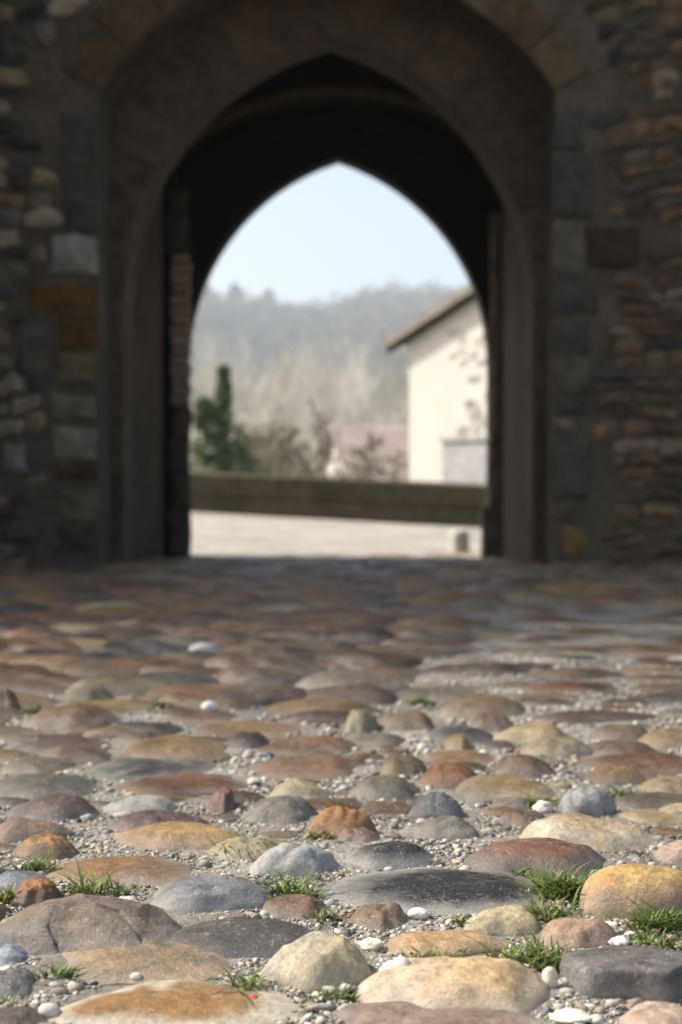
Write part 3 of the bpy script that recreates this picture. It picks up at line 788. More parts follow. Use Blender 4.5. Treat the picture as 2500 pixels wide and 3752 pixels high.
for (px_, D_, w_, pt, pb, nn, lab) in ((1000, 32, .8, 1540, 1790, 1100, 'olive brown leafless scrub between the dark conifer and the gnarled tree'), (1345, 33, .34, 1590, 1790, 420, 'small olive bush in front of the red roof just above the parapet'), (1445, 35, .3, 1640, 1800, 200, 'thin loose bush between the red roof and the cream gable')):
    x_ = P(px_, 1700, D_).x; z_ = float(gz(x_, D_)); sb = empty('bush', (x_, D_, z_)); tag(sb, lab, 'bush')
    zt = P(px_, pt, D_).z - z_; hh_ = (P(px_, pt, D_).z - P(px_, pb, D_).z) / 2
    leaf_cloud(nn, scrub_fn(w_, hh_, zt), .055, int(px_), 'foliage', M_SCRUB if px_ != 720 else M_TWIG2, sb)
    v, f = lathe([(.07, -.2), (.05, zt - hh_ * 1.6), (.03, zt - hh_ * .6)], 7, .05); link('stem', mesh('stem', v, f, True), M_BARK, sb)
leaf_cloud(4200, ever_fn, .05, 3, 'crown', M_EVER, ev)
# conifers on the skyline
for i, (px, top, D, r_, lab) in enumerate([(757, 1040, 850, 11, 'blue hazy fir at the far left end of the hill skyline'),
        (862, 1042, 860, 13, 'tallest hazy fir standing on the hill skyline left of the gap'),
        (985, 1062, 856, 10, 'slim brownish hazy tree alone on the skyline in the middle'),
        (800, 1075, 866, 7, 'short hazy fir between the two taller skyline firs'),
        (1480, 1085, 820, 13, 'broad dark evergreen on the hill crest above the house eave'),
        (1535, 1105, 830, 12, 'low dark evergreen on the crest touching the house roof')]):
    x = P(px, 1500, D).x; z = float(gz(x, D)); h = P(px, top, D).z - z
    t = empty('fir_tree', (x, D, z)); tag(t, lab, 'tree')
    v, f = lathe([(.3, -1), (.22, h * .5), (.05, h * .97)], 6); link('trunk', mesh('trunk', v, f, True), M_BARK, t)
    leaf_cloud(900, cone_fn(h, r_), 1.3, 40 + i, 'crown', M_FIR if i != 2 else M_DTWIG, t)
# the wooded hillside: one mass of bare crowns
M_HILL = mat_plain('bare_hill_wood', (.28, .25, .19), (.10, .095, .085), .025, .95, .05)
gh = np.random.default_rng(8); Vh = []
for i in range(3200):
    D = 150 + 760 * gh.uniform(0, 1) ** .8; x = gh.uniform(-.17, .15) * D; z = float(gz(x, D)); h = gh.uniform(8, 16) + (6 if D > 820 and gh.random() < .4 else 0)
    n = 40; d = gh.normal(size=(n, 3)); d /= np.linalg.norm(d, axis=1)[:, None]; kk = .5 + D / 500
    c = np.array([x, D, z + h * .6]) + d * np.array([h * .42, h * .42, h * .4]) * gh.uniform(.2, 1, (n, 1)) ** .5
    a = gh.normal(size=(n, 3)) * .3 * kk + np.array([0, 0, .5 * kk]); b = gh.normal(size=(n, 3)) * .4 * kk
    Vh.append(np.stack([c - a, c + a, c + b], 1).reshape(-1, 3))
Vh = np.concatenate(Vh); o = link('woods', tri_mesh('woods', Vh, np.arange(len(Vh)).reshape(-1, 3)), M_HILL); o['kind'] = 'stuff'

# ------------------------------------------------------------------ cobbled street
street = empty('cobbled_street'); street['kind'] = 'structure'
PROF_P, PROF_Q = 2.7, 1.0
def prof(rho, p=PROF_P, q=PROF_Q): return (1 - rho ** p) ** q
def stone_geo(a, b, t, seed, nseg, nring, p=PROF_P, q=PROF_Q, boxy=2.2, rough=1.0, peak=0.0, wav=1.0, skirt=.028, poly=None, pmix=.55):
    rg = random.Random(seed); ph_ = [rg.uniform(0, 6.283) for _ in range(8)]
    am = [.07 * wav, .06 * wav, .045 * wav, .03 * wav]
    rh = np.sin(np.linspace(0, math.pi / 2, nring + 1))[1:]
    tilt = rg.uniform(-.2, .2); sx = rg.uniform(-.32, .32) + peak
    V = [(0, 0, 0)]; Rise = [1.0]
    an = np.arange(nseg) * 2 * math.pi / nseg
    out = 1 / (np.abs(np.cos(an)) ** boxy + np.abs(np.sin(an)) ** boxy) ** (1 / boxy)
    kk = rg.choice((4, 5, 6)) if poly is None else poly; cor = sorted((i + rg.uniform(-.28, .28)) * 2 * math.pi / kk + ph_[7] for i in range(kk)); cr = [rg.uniform(.95, 1.22) for _ in range(kk)]
    pg = []
    for an_ in an:
        best = 9
        for i in range(kk):
            t0, t1 = cor[i], cor[(i + 1) % kk]; r0, r1 = cr[i], cr[(i + 1) % kk]
            dA = (an_ - t0) % (2 * math.pi); dT = (t1 - t0) % (2 * math.pi)
            if dA <= dT: best = r0 * r1 * math.sin(dT) / max(1e-4, r0 * math.sin(dA) + r1 * math.sin(dT - dA))
        pg.append(max(.7, min(1.3, best)))
    out = out * ((1 - pmix) + pmix * np.array(pg))
    out = out * (1 + am[0] * np.sin(2 * an + ph_[0]) + am[1] * np.sin(3 * an + ph_[1]) + am[2] * np.sin(5 * an + ph_[2]) + am[3] * np.sin(8 * an + ph_[3]))
    o3 = Vector((rg.uniform(0, 50), rg.uniform(0, 50), rg.uniform(0, 50))); ks = 1.7 / max(a, b)
    for r in rh:
        hh = prof(min(r, .9999), p, q)
        for i in range(nseg):
            x = a * out[i] * r * math.cos(an[i]); y = b * out[i] * r * math.sin(an[i])
            x2 = x + sx * a * hh * (1 - r); z = t * hh * (1 + tilt * x / a)
            if rough:
                nv3 = Vector((x * ks, y * ks, z * ks)) + o3
                dlt = mnoise.noise(nv3) * .16 + mnoise.noise(nv3 * 2.7) * .075 + mnoise.noise(nv3 * 6.1) * .034 - abs(mnoise.noise(nv3 * 1.7 + Vector((9, 3, 1)))) * .26 + .07
                z += t * dlt * rough * min(1, hh * 2.2); x2 += a * .05 * rough * dlt * r; y += b * .25 * rough * dlt * r
            V.append((x2, y, z)); Rise.append(max(0, min(1, z / t)))
    V[0] = tuple(sum(V[1 + i][q_] for i in range(nseg)) / nseg for q_ in range(3)); Rise[0] = max(0, min(1, V[0][2] / t))
    for i in range(nseg):
        x, y, z = V[1 + (nring - 1) * nseg + i]; V.append((x * .97, y * .97, -skirt)); Rise.append(0)
    T = []
    for i in range(nseg): T.append((0, 1 + i, 1 + (i + 1) % nseg))
    for j in range(nring):
        for i in range(nseg):
            A = 1 + j * nseg + i; B = 1 + j * nseg + (i + 1) % nseg; T += [(A, A + nseg, B + nseg), (A, B + nseg, B)]
    return np.array(V), np.array(T), np.array(Rise)
def fit_height(yc, b, ytop, p, q):
    """dome height that makes the top of a stone centred at depth yc reach picture row ytop"""
    rr = np.linspace(-.999, .999, 60); lo, hi = .004, .09
    for _ in range(24):
        t = (lo + hi) / 2; Y = yc + b * rr; Z = t * prof(np.abs(rr), p, q)
        d = (CAM_H - Z); zc_ = Y * CP + (d) * SP; v_ = (-d * CP + Y * SP) / zc_
        py = (1876 - v_ * F).min()
        if py > ytop: lo = t
        else: hi = t
    return (lo + hi) / 2
ALB = .53
# x0, x1, top row, front base row, colour, patch colour, options
HERO = [
 (205,1080,3594,3800,(226,212,182),(176,132,74),{'cap':1,'d':.35,'l':'broad cream stone with a rusty ochre top, nearest the bottom edge'}),
 (183,885,3474,3612,(158,138,112),(178,148,108),{'rough':1.5,'l':'lumpy taupe stone behind the cream and ochre one'}),
 (-60,715,3291,3515,(126,110,97),(150,128,100),{'d':.35,'crack':1,'rough':.8,'l':'big grey brown stone with thin cracks at the left'}),
 (562,1190,3363,3520,(84,80,76),(96,90,84),{'d':.15,'l':'dark charcoal stone with a hollow left shoulder'}),
 (985,1395,3427,3627,(220,205,174),(228,206,156),{'d':.4,'l':'round cream boulder in the middle, speckled with pits'}),
 (510,1005,3213,3348,(95,98,106),(140,142,145),{'d':.55,'p':3.2,'l':'blue grey stone flecked with white'}),
 (949,1204,3279,3368,(140,106,84),(120,92,76),{}),
 (180,725,3135,3252,(140,112,86),(160,118,68),{'d':.3,'l':'flat brown stone with ochre stain between grass tufts'}),
 (32,225,3223,3332,(112,82,56),(190,130,60),{'cap':1,'l':'small pointed brown stone tipped with ochre'}),
 (-30,171,3203,3258,(135,142,150),(120,126,132),{}),
 (60,297,3056,3158,(152,112,62),(176,128,62),{'cap':1}),
 (-60,257,3004,3090,(145,112,90),(150,120,95),{}),
 (427,925,3012,3122,(170,134,82),(186,150,92),{'cap':.8,'l':'long ochre stone behind a grass tuft'}),
 (395,757,2972,3064,(98,72,68),(106,80,72),{}),
 (761,1134,3068,3158,(178,168,138),(190,170,115),{}),
 (895,1225,3092,3213,(172,178,178),(190,188,180),{'d':.5,'peak':.1,'l':'pale blue grey domed stone'}),
 (-60,142,3548,3668,(130,127,120),(176,172,164),{}),
 (-80,165,3682,3800,(92,78,70),(104,88,80),{}),
 (-30,97,3490,3555,(140,152,172),(170,176,184),{}),
 (1278,2040,3502,3745,(236,200,146),(238,216,186),{'d':.5,'q':.75,'p':2.0,'l':'large peach and cream boulder near the bottom edge'}),
 (1235,1995,3712,3835,(160,134,118),(172,146,126),{}),
 (2275,2570,3672,3805,(214,186,162),(220,196,176),{}),
 (2080,2600,3462,3672,(120,116,112),(134,130,126),{'d':.45,'p':34,'q':.4,'boxy':2.4,'rough':.12,'bk':.6,'wav':.6,'poly':5,'pm':1.0,'l':'flat topped dark grey slab with white scuffs'}),
 (1393,1860,3407,3513,(215,180,130),(205,165,112),{'l':'long tan stone partly grown over with grass'}),
 (1684,2010,3323,3437,(206,192,152),(200,178,118),{'l':'pale olive tan dome in front of the long black stone'}),
 (1928,2280,3367,3482,(206,172,138),(110,94,86),{'l':'pinkish stone with a dark right end'}),
 (2131,2610,3167,3380,(224,186,112),(214,160,98),{'rough':.4,'d':.5,'q':.5,'l':'rounded yellow speckled boulder at the right edge'}),
 (1178,2050,3185,3355,(42,44,50),(22,24,32),{'d':.7,'cap':1,'p':2.6,'rough':.4,'wav':.4,'pm':.2,'l':'longest stone, smooth blue black with dusty flank'}),
 (1282,1500,3307,3408,(142,116,84),(128,104,78),{'rough':1.6}),
 (1688,2240,3072,3210,(112,90,80),(136,94,68),{'cap':1,'rough':.6,'l':'lens shaped red brown stone'}),
 (1245,1590,3086,3186,(33,34,41),(40,41,48),{'d':.7,'rough':.6,'l':'short black stone behind the longest black one'}),
 (1924,2392,2988,3123,(230,214,184),(226,198,150),{'rough':1.4,'l':'chalky white and cream stone'}),
 (2398,2600,3084,3174,(226,196,172),(216,186,160),{}),
 (1465,1762,2992,3078,(136,130,116),(150,142,128),{}),
 (1218,1396,3024,3094,(132,98,80),(124,94,80),{}),
 (1124,1402,2958,3076,(178,122,50),(150,104,56),{'l':'small bright ochre stone'}),
 (20,372,2914,3012,(98,70,66),(104,78,72),{}),
 (379,648,2916,2988,(174,174,164),(186,182,168),{}),
 (446,918,2827,2925,(146,92,56),(134,88,62),{'rough':1.5}),
 (765,870,2883,2980,(126,82,66),(120,82,68),{}),
 (311,800,2799,2868,(80,80,84),(130,130,132),{}),
 (-60,360,2835,2940,(106,102,98),(120,114,106),{}),
 (434,862,2699,2805,(162,124,78),(172,136,84),{}),
 (885,1174,2922,3020,(126,120,106),(134,126,108),{}),
 (989,1206,2859,2940,(190,170,124),(200,184,150),{}),
 (909,1352,2763,2861,(146,104,76),(156,106,70),{}),
 (960,1309,2695,2777,(152,104,66),(144,102,72),{}),
 (4,402,2691,2773,(100,72,64),(108,80,70),{}),
 (167,432,2727,2801,(126,90,68),(134,98,72),{}),
 (-10,265,2771,2845,(132,120,98),(140,124,96),{}),
 (399,608,2679,2749,(120,98,88),(132,112,104),{}),
 (813,999,2683,2749,(92,68,66),(100,76,70),{}),
 (96,432,2584,2677,(142,104,74),(148,110,78),{}),
 (195,568,2560,2622,(176,144,78),(160,128,82),{}),
 (227,417,2512,2574,(162,140,112),(168,148,118),{}),
 (-40,86,2524,2614,(162,104,66),(150,104,76),{}),
 (582,887,2596,2654,(130,94,72),(138,100,74),{}),
 (717,1118,2651,2709,(162,124,78),(150,110,72),{}),
 (1533,1774,2795,2893,(176,104,48),(160,100,60),{'l':'glowing orange stone in the middle rows'}),
 (1645,2049,2839,2949,(164,140,102),(176,140,84),{'d':.4}),
 (2047,2250,2883,2997,(162,162,160),(172,172,168),{'q':.55,'l':'smooth round grey dome stone'}),
 (1489,1714,2907,3004,(84,84,92),(98,98,104),{}),
 (1286,1539,2843,2932,(118,112,98),(126,116,94),{}),
 (1808,2049,2763,2853,(130,94,68),(140,100,70),{}),
 (1378,1563,2768,2845,(156,124,78),(166,138,92),{}),
 (1537,1826,2747,2809,(166,124,82),(156,118,80),{}),
 (1820,2089,2647,2733,(196,166,114),(206,186,148),{}),
 (1900,2169,2700,2781,(170,150,122),(176,158,130),{}),
 (1553,1810,2663,2725,(64,62,70),(76,74,80),{}),
 (1629,1730,2691,2753,(166,130,68),(160,126,72),{}),
 (2135,2432,2715,2781,(114,82,66),(120,88,70),{}),
 (2119,2600,2767,2845,(120,76,50),(128,86,60),{}),
 (2135,2376,2803,2885,(162,124,78),(152,112,70),{}),
 (2326,2600,2843,2933,(176,136,72),(166,140,110),{}),
 (2326,2600,2671,2749,(172,142,100),(160,128,88),{}),
 (1824,2017,2970,3036,(136,110,86),(128,104,84),{}),
 (1792,1954,2918,2972,(142,134,118),(150,140,120),{}),
 (2374,2600,2946,3013,(200,180,140),(206,190,150),{}),
 (2262,2600,2970,3029,(200,176,130),(190,160,112),{}),
 (1577,1938,2544,2634,(146,116,84),(138,106,78),{}),
 (1712,1906,2612,2685,(150,106,76),(140,104,78),{}),
 (1250,1392,2600,2689,(162,152,116),(170,156,110),{}),
 (1362,1611,2604,2685,(146,110,80),(152,112,78),{}),
 (1234,1491,2683,2741,(132,124,112),(140,130,112),{}),
 (2159,2384,2655,2717,(136,108,84),(128,100,80),{}),
]
placed = []                                   # (x, y, a, b)
def clin(c, k=1.0):
    r_, g_, b_ = c; d_ = max(0, r_ - g_ - 12)
    m_ = (r_ + g_ + b_) / 3; r_, g_, b_ = (m_ + (q - m_) * .9 for q in c)
    return lin((r_ - .08 * d_, g_ + .06 * d_, b_ + .04 * d_), k)
for i, (x0, x1, yt, yb, c1, c2, op) in enumerate(HERO):
    gx0, dy = G(x0, yb); gx1, _ = G(x1, yb)
    p, q = op.get('p', PROF_P), op.get('q', PROF_Q)
    a = (gx1 - gx0) / 2; near = dy
    b = a * op.get('bk', .72 + .1 * math.sin(i * 2.1)); b = max(.038, min(b, .13))
    alb = ALB if yb > 2960 else ALB * .84
    if yb < 2960: c1 = (c1[0], c1[1] * .985, c1[2] * .92); c2 = (c2[0], c2[1] * .985, c2[2] * .92)
    if yb < 2960: b = max(.045, min(a * 1.05, .17))
    cyy = near + b * .97; cxx = (gx0 + gx1) / 2 * cyy / near; a *= cyy / near
    t = max(.010, min(.075, fit_height(cyy, b, yt, p, q)))
    nseg, nr = (44, 13) if yb > 3000 else (30, 9)
    V, T, rise = stone_geo(a, b, t, 100 + i, nseg, nr, p, q, op.get('boxy', 2.25), op.get('rough', 1.0), op.get('peak', 0), op.get('wav', .8), poly=op.get('poly'), pmix=op.get('pm', .5))
    if op.get('crack'):
        V, T, rise = stone_geo(a, b, t, 100 + i, 170, 46, p, q, op.get('boxy', 2.25), op.get('rough', 1.0), 0, .8)
        for line in ([(-.30, -.55), (-.2, -.7), (-.12, -.82), (-.04, -.97)], [(.12, -.15), (.3, -.2), (.45, -.4), (.55, -.5), (.66, -.7), (.74, -.74)]):
            for (ax_, ay_), (bx_, by_) in zip(line, line[1:]):
                A_ = np.array([ax_ * a, ay_ * b]); B_ = np.array([bx_ * a, by_ * b]); AB = B_ - A_; Q = V[:, :2] - A_
                tt = np.clip(Q @ AB / (AB @ AB), 0, 1); dd = np.linalg.norm(Q - tt[:, None] * AB, axis=1)
                V[:, 2] -= .006 * np.clip(1 - dd / .0028, 0, 1)
    cf = lin if yb > 2960 else clin
    n = len(V); me = tri_mesh('cobblestone', V, T, True, {'Col': np.tile(cf(c1, alb), (n, 1)), 'Patch': np.tile(cf(c2, alb), (n, 1)), 'Rise': rise, 'Dust': np.full(n, op.get('d', .22)), 'Cap': np.full(n, op.get('cap', 0.0))})
    o = link('cobblestone', me, M_COB, street); o.location = (cxx, cyy, 0); o.rotation_euler = (0, 0, R(4 * math.sin(i * 5.3)))
    if 'l' in op: o['label'] = op['l']
    placed.append((cxx, cyy, a, b))
# random cobbles: dart throwing in a metric squeezed along the view
PAL = [((132, 96, 72), 5), ((146, 104, 70), 5), ((116, 86, 70), 5), ((158, 120, 76), 4), ((100, 74, 66), 3), ((128, 118, 104), 3), ((110, 104, 98), 2),
       ((160, 146, 118), 2), ((168, 128, 66), 2), ((78, 78, 82), 2), ((176, 170, 158), 1), ((150, 92, 56), 2), ((140, 120, 92), 3)]
PALF = [c for c, k in PAL for _ in range(k)]
AS = .60
C = [(x, y / AS, max(a, b / AS) * .97) for x, y, a, b in placed]
CX = np.array([c[0] for c in C] + [0.0] * 9000); CY = np.array([c[1] for c in C] + [0.0] * 9000); CR = np.array([c[2] for c in C] + [0.0] * 9000); nC = len(C)
rows_ = []
HY0 = G(0, 2700)[1]
def sandy(x, y):                              # worn sandy strip on the right where few stones show
    return x > .12 * y - .28 + .1 * math.sin(y * 3) and 2.75 < y < 6.0 and x < .33 * y - .1
for r_ in [.135, .12, .105, .092, .08, .068, .056, .046, .036, .028]:
    for _ in range(6500):
        y = .35 + (12.4 - .35) * random.random() ** .8; lim = min(.25 * y + 1.7, 3.6)
        x = random.uniform(-lim, lim); rr = r_ * random.uniform(.92, 1.1)
        if y > 8.55 and abs(x + .08) > (1.30 if y < 9.4 else 1.12 if y < 11.15 else 2.2): continue
        if y < 2.9 and r_ > .11: continue
        if 1.3 < y < HY0 - .05 and abs(x) < .24 * y * 1.02 and (r_ > (.06 if y < 2.0 else .09) or (y < 2.0 and random.random() < .85)): continue
        if r_ < .03 and (y < 2.0 or y > 5.5): continue
        if y > 9.7 and random.random() < .25 + (y - 9.7) / 2.4: continue
        if sandy(x, y) and random.random() < .93: continue
        d2 = (CX[:nC] - x) ** 2 + (CY[:nC] - y / AS) ** 2
        if (d2 < ((CR[:nC] + rr) * (.93 if y < 2.1 else .81)) ** 2).any(): continue
        CX[nC], CY[nC], CR[nC] = x, y / AS, rr; nC += 1; rows_.append((x, y, rr))
        if nC > 8900: break
rows_.sort(key=lambda s: s[1] if (abs(s[0]) < .245 * s[1] and s[1] > 1.2) else 99)
nind = 299 - len(placed); FV, FT, FC, FP, FR, FD = [], [], [], [], [], []; off = 0
for i, (x, y, rr) in enumerate(rows_):
    a = rr * 1.10; b = rr * AS * random.uniform(1.02, 1.2); t = rr * random.uniform(.14, .30); t = min(t, .04)
    if sandy(x, y) or y > 9.6: t *= .5
    nseg, nr = (22, 7) if y < 4.2 else (14, 5)
    V, T, rise = stone_geo(a, b, t, 1000 + i, nseg, nr, random.uniform(2.4, 3.6), random.uniform(.75, 1.05), random.uniform(2.0, 2.5), 1.0 if y < 5 else .7)
    yaw = random.uniform(-.3, .3); cs, sn = math.cos(yaw), math.sin(yaw)
    zg = float(gz(x, y)); n = len(V); k = random.uniform(.75, 1.15) * .80; dz = random.uniform(.05, .3)
    if y > 4.6: k *= 1.35  # stones toward the gate's shadow coloured lighter to lift that shade
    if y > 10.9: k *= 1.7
    c1 = np.array(clin(random.choice(PALF), ALB * k)) * (1.04, .98, .80); c2 = np.array(clin(random.choice(PALF), ALB * k)) * (1.04, .98, .80) * .35 + c1 * .65
    if i < nind:
        me = tri_mesh('cobblestone', V, T, True, {'Col': np.tile(c1, (n, 1)), 'Patch': np.tile(c2, (n, 1)), 'Rise': rise, 'Dust': np.full(n, dz), 'Cap': np.zeros(n)})
        o = link('cobblestone', me, M_COB, street); o.location = (x, y, zg); o.rotation_euler = (0, 0, yaw)
    else:
        W = np.stack([V[:, 0] * cs - V[:, 1] * sn + x, V[:, 0] * sn + V[:, 1] * cs + y, V[:, 2] + zg], 1)
        FV.append(W); FT.append(T + off); off += n; FC.append(np.tile(c1, (n, 1))); FP.append(np.tile(c2, (n, 1))); FR.append(rise); FD.append(np.full(n, dz))
    placed.append((x, y, a, b))
o = link('cobblestones', tri_mesh('cobblestones', np.concatenate(FV), np.concatenate(FT), True, {'Col': np.concatenate(FC), 'Patch': np.concatenate(FP), 'Rise': np.concatenate(FR), 'Dust': np.concatenate(FD), 'Cap': np.zeros(off)}), M_COB, street)
o['kind'] = 'stuff'

# ------------------------------------------------------------------ gravel in the joints
def ico(sub):
    import bmesh
    bm = bmesh.new(); bmesh.ops.create_icosphere(bm, subdivisions=sub, radius=1)
    v = np.array([p.co[:] for p in bm.verts]); f = np.array([[q.index for q in t.verts] for t in bm.faces]); bm.free(); return v, f
I1, I2 = ico(1), ico(2)
PL = np.array(placed)
def free_mask(x, y, grow):
    ok = np.ones(len(x), bool)
    for (cx, cy_, a, b) in PL:
        ok &= ((x - cx) / (a * grow)) ** 2 + ((y - cy_) / (b * grow)) ** 2 > 1
    return ok
GP = np.array([lin(c, .60) for c in [(222, 214, 198), (205, 198, 182), (190, 184, 172), (170, 160, 142), (232, 226, 214), (150, 142, 128), (178, 160, 128), (120, 114, 106), (92, 90, 90), (214, 190, 150), (176, 110, 78), (140, 150, 160)]])
GW = np.array([16, 16, 14, 12, 12, 8, 7, 5, 4, 4, 1, 2.]); GW /= GW.sum()
def pebbles(n, y0, y1, rmin, rmax, geo, grow, sink):
    y = y0 * (y1 / y0) ** rng.uniform(0, 1, n); x = rng.uniform(-1, 1, n) * (.25 * y + .08)
    k = free_mask(x, y, grow); x, y = x[k], y[k]; n = len(x)
    r = rmin * (rmax / rmin) ** (rng.uniform(0, 1, n) ** 1.9)
    v, f = geo; m_ = len(v)
    ax = r[:, None] * np.stack([rng.uniform(.85, 1.5, n), rng.uniform(.75, 1.2, n), rng.uniform(.5, .9, n)], 1)
    W = v[None] * (1 + .2 * rng.normal(size=(n, m_, 1)).clip(-1.4, 1.4)) if m_ < 20 else v[None] * (1 + (.13 if m_ == 42 and rmax > .005 else .16 if m_ == 42 else .12) * rng.normal(size=(n, m_, 1)).clip(-1.5, 1.5))
    W = W * ax[:, None]
    an = rng.uniform(0, 6.283, n); ti = rng.normal(0, .25, n)
    X, Y, Z = W[..., 0], W[..., 1], W[..., 2]
    Z, Y = Z * np.cos(ti)[:, None] + Y * np.sin(ti)[:, None], Y * np.cos(ti)[:, None] - Z * np.sin(ti)[:, None]
    X, Y = X * np.cos(an)[:, None] - Y * np.sin(an)[:, None], X * np.sin(an)[:, None] + Y * np.cos(an)[:, None]
    W = np.stack([X + x[:, None], Y + y[:, None], Z + (r * sink)[:, None] + gz(x, y)[:, None]], 2).reshape(-1, 3)
    T = (f[None] + (np.arange(n) * m_)[:, None, None]).reshape(-1, 3)
    c = GP[rng.choice(len(GP), n, p=GW)] * rng.uniform(.75, 1.15, (n, 1))
    return W, T, np.repeat(c, m_, 0)
sets = [pebbles(42000, 1.2, 2.4, .0013, .0036, I1, .96, .15), pebbles(3000, 1.2, 2.6, .003, .0075, I2, .99, .08), pebbles(9000, 2.3, 4.2, .003, .0085, I1, .98, .15),
        pebbles(260, 1.25, 3.2, .006, .012, I2, 1.0, .12)]
V, T, Cc, off = [], [], [], 0
for (a, b, c) in sets: V.append(a); T.append(b + off); Cc.append(c); off += len(a)
o = link('gravel', tri_mesh('gravel', np.concatenate(V), np.concatenate(T), False, {'Col': np.concatenate(Cc)}), M_GRAV); o['kind'] = 'stuff'

# ------------------------------------------------------------------ single loose stones
def chunk(x0, x1, yt, yb, c, label, ang=.0, seed=0):
    gx0, d = G(x0, yb); gx1, _ = G(x1, yb); a = (gx1 - gx0) / 2; b = a * .8; t = max(.008, fit_height(d + b, b, yt, 2.2, .55) * 1.0)
    v, f = ico(3); W = []
    for p in v:
        p = Vector(p); n_ = mnoise.noise(p * 1.3 + Vector((seed * 7.1, 0, 0))) * (.35 if ang else .14) + (mnoise.noise(p * 3.4 + Vector((seed, 2, 0))) * .14 if ang else 0)
        q = p * (1 + n_); W.append((q.x * a, q.y * b, q.z * t * .62 + t * .42))
    o = link('loose_stone' if ang else 'pebble', tri_mesh('loose_stone', np.array(W), f, not ang or True, {'Col': np.tile(lin(c, .8), (len(W), 1))}), M_GRAV)
    o.location = ((gx0 + gx1) / 2, d + b, 0); tag(o, label, 'stone' if ang else 'pebble'); return o
chunk(1395, 1530, 3515, 3630, (236, 228, 212), 'white angular limestone chunk between the round cream boulder and the large peach one', 1, 1)
chunk(1318, 1410, 3438, 3492, (226, 220, 196), 'rough whitish stone behind the round cream boulder, beside the long tan stone', 1, 2)
chunk(133, 215, 3676, 3740, (216, 206, 190), 'round pale pebble at the left end of the cream and ochre stone', 0, 3)
chunk(474, 518, 3563, 3600, (224, 216, 204), 'small whitish pebble in front of the lumpy taupe stone', 0, 4)
chunk(2240, 2320, 3436, 3474, (232, 226, 212), 'white knobbly stone behind the flat dark grey slab', 1, 5)
chunk(772, 840, 3385, 3424, (226, 218, 206), 'oval white pebble at the right tip of the big cracked stone', 0, 6)
chunk(905, 948, 3655, 3682, (190, 92, 60), 'small brick red pebble near the round cream boulder', 0, 7)
chunk(1962, 2030, 2936, 2984, (226, 220, 206), 'pointed white stone beside the smooth grey dome stone', 1, 8)
chunk(1496, 1575, 3328, 3374, (232, 226, 216), 'white oval pebble in front of the longest black stone', 0, 9)
chunk(735, 792, 2570, 2612, (236, 232, 226), 'round bright white pebble alone among far brown cobbles', 0, 10)
chunk(690, 795, 2356, 2408, (214, 210, 200), 'large pale grey stone standing out in the blurred middle of the street', 1, 11)
chunk(1990, 2050, 3545, 3630, (232, 222, 196), 'upright cream pebble between the peach boulder and the grey slab', 1, 12)
chunk(2030, 2180, 3715, 3765, (228, 222, 200), 'flat whitish stone at the bottom edge beside the peach boulder', 1, 13)

# ------------------------------------------------------------------ grass tufts
GC = [(.08, .15, .025), (.11, .185, .035), (.06, .115, .022), (.16, .22, .05), (.26, .23, .08)]
def tuft(px, py, wpx, hpx, n, label, seed, name='grass_tuft'):
    rg = random.Random(seed); gx, gy = G(px, py); sc_ = gy / F; W = wpx * sc_ / 2; Hh = hpx * sc_ * .92
    V, Fc, Cc = [], [], []
    for i in range(int(n * 1.3)):
        u, v_ = rg.gauss(0, .5), rg.gauss(0, .5)
        bx, by = u * W, v_ * min(W * .7, .05); h = Hh * rg.uniform(.3, 1.1) * (1.15 - .35 * min(1, abs(u))) * (1.3 if rg.random() < .06 else 1); wd = rg.uniform(.0012, .0024) * (gy / 1.7) ** .5
        an = rg.uniform(0, 6.283); le = rg.uniform(.3, 1.6) * h; dx, dy = math.cos(an) * le + u * W * .25, math.sin(an) * le
        sx, sy = -math.sin(an) * wd, math.cos(an) * wd
        c = rg.choice(GC[:4]) if rg.random() > .24 else (GC[4] if rg.random() < .6 else (.22, .15, .07)); k = rg.uniform(.75, 1.3); b0 = len(V); ns = 4
        for j in range(ns + 1):
            t = j / ns; cxp, cyp = bx + dx * t ** 1.7, by + dy * t ** 1.7; z = h * (t - .28 * t ** 2.6) - .003; ww = (1 - t ** 2.2) + .04
            V += [(cxp - sx * ww, cyp - sy * ww, z), (cxp + sx * ww, cyp + sy * ww, z)]; Cc += [tuple(q * k for q in c)] * 2
        for j in range(ns):
            q = b0 + j * 2; Fc.append((q, q + 1, q + 3, q + 2))
    o = link(name, mesh(name, V, Fc, True, {'Col': Cc}), M_GRASS); o.location = (gx, gy, 0)
    tag(o, label, 'grass'); return o
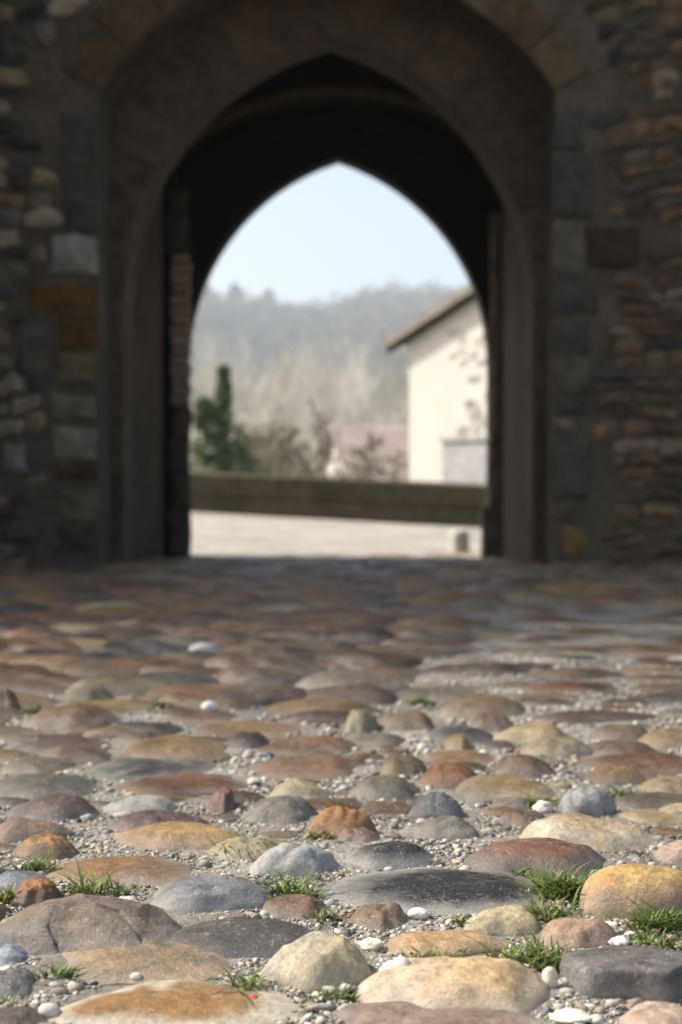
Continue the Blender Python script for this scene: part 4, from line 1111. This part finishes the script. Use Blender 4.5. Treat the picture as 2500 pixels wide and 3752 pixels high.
TUFTS = [
 (905,3128,190,95,110,'grass tuft growing in front of the long ochre stone'),
 (330,3276,170,110,60,'tall bladed grass tuft between the flat brown and the big cracked stone'),
 (430,3272,120,55,40,'low leaning grass beside the blue grey flecked stone'),
 (135,3190,170,70,90,'short grass tuft left of the flat brown stone'),
 (30,3300,130,90,70,'ragged grass at the left edge beside the small ochre tipped stone'),
 (1065,3285,210,105,80,'spiky grass tuft left of the longest black stone'),
 (1195,3370,140,60,50,'thin grass in front of the small red brown stone'),
 (905,3640,170,110,46,'star shaped grass tuft at the left of the round cream boulder'),
 (225,3585,150,75,60,'flat dark grass tuft beside the lumpy taupe stone'),
 (20,3690,110,60,40,'grass sprig at the left edge above the dark corner stone'),
 (2075,3285,260,130,260,'largest grass clump, right end of the longest black stone'),
 (1920,3215,130,60,60,'small grass clump under the lens shaped red brown stone'),
 (1990,3365,260,75,190,'grass strip in front of the longest black stone beside the yellow boulder'),
 (1955,3555,330,140,230,'wide leafy grass clump between the peach boulder and the grey slab'),
 (1600,3520,260,60,130,'grass fringe along the front of the long tan stone'),
 (2430,3400,230,110,200,'grass clump at the right edge in front of the yellow boulder'),
 (2400,3465,260,60,160,'low grass behind the flat dark grey slab'),
 (1225,3650,170,60,70,'short grass at the right foot of the round cream boulder'),
 (1680,3378,60,40,70,'tiny round green plant in front of the longest black stone'),
 (1960,2952,150,55,110,'blurred grass clump left of the smooth grey dome stone'),
 (1540,2580,90,45,80,'blurred dark grass patch far out in the middle of the street'),
 (2275,2930,140,70,50,'wispy grass right of the smooth grey dome stone'),
 (135,2618,110,45,90,'blurred grass at the left edge beside far cobbles'),
 (1225,2965,150,50,60,'low grass behind the small bright ochre stone'),
 (1180,3072,90,60,36,'few grass blades against the small bright ochre stone'),
 (600,2595,70,40,60,'blurred grass patch beside the far yellowish stones'),
 (15,2490,50,45,50,'farthest blurred grass at the left edge'),
 (1650,3755,110,40,50,'mossy grass at the bottom edge below the peach boulder'),
 (2105,3620,60,50,30,'grass sprig hanging on the left side of the grey slab'),
]
for i, t_ in enumerate(TUFTS): tuft(*t_, 300 + i)
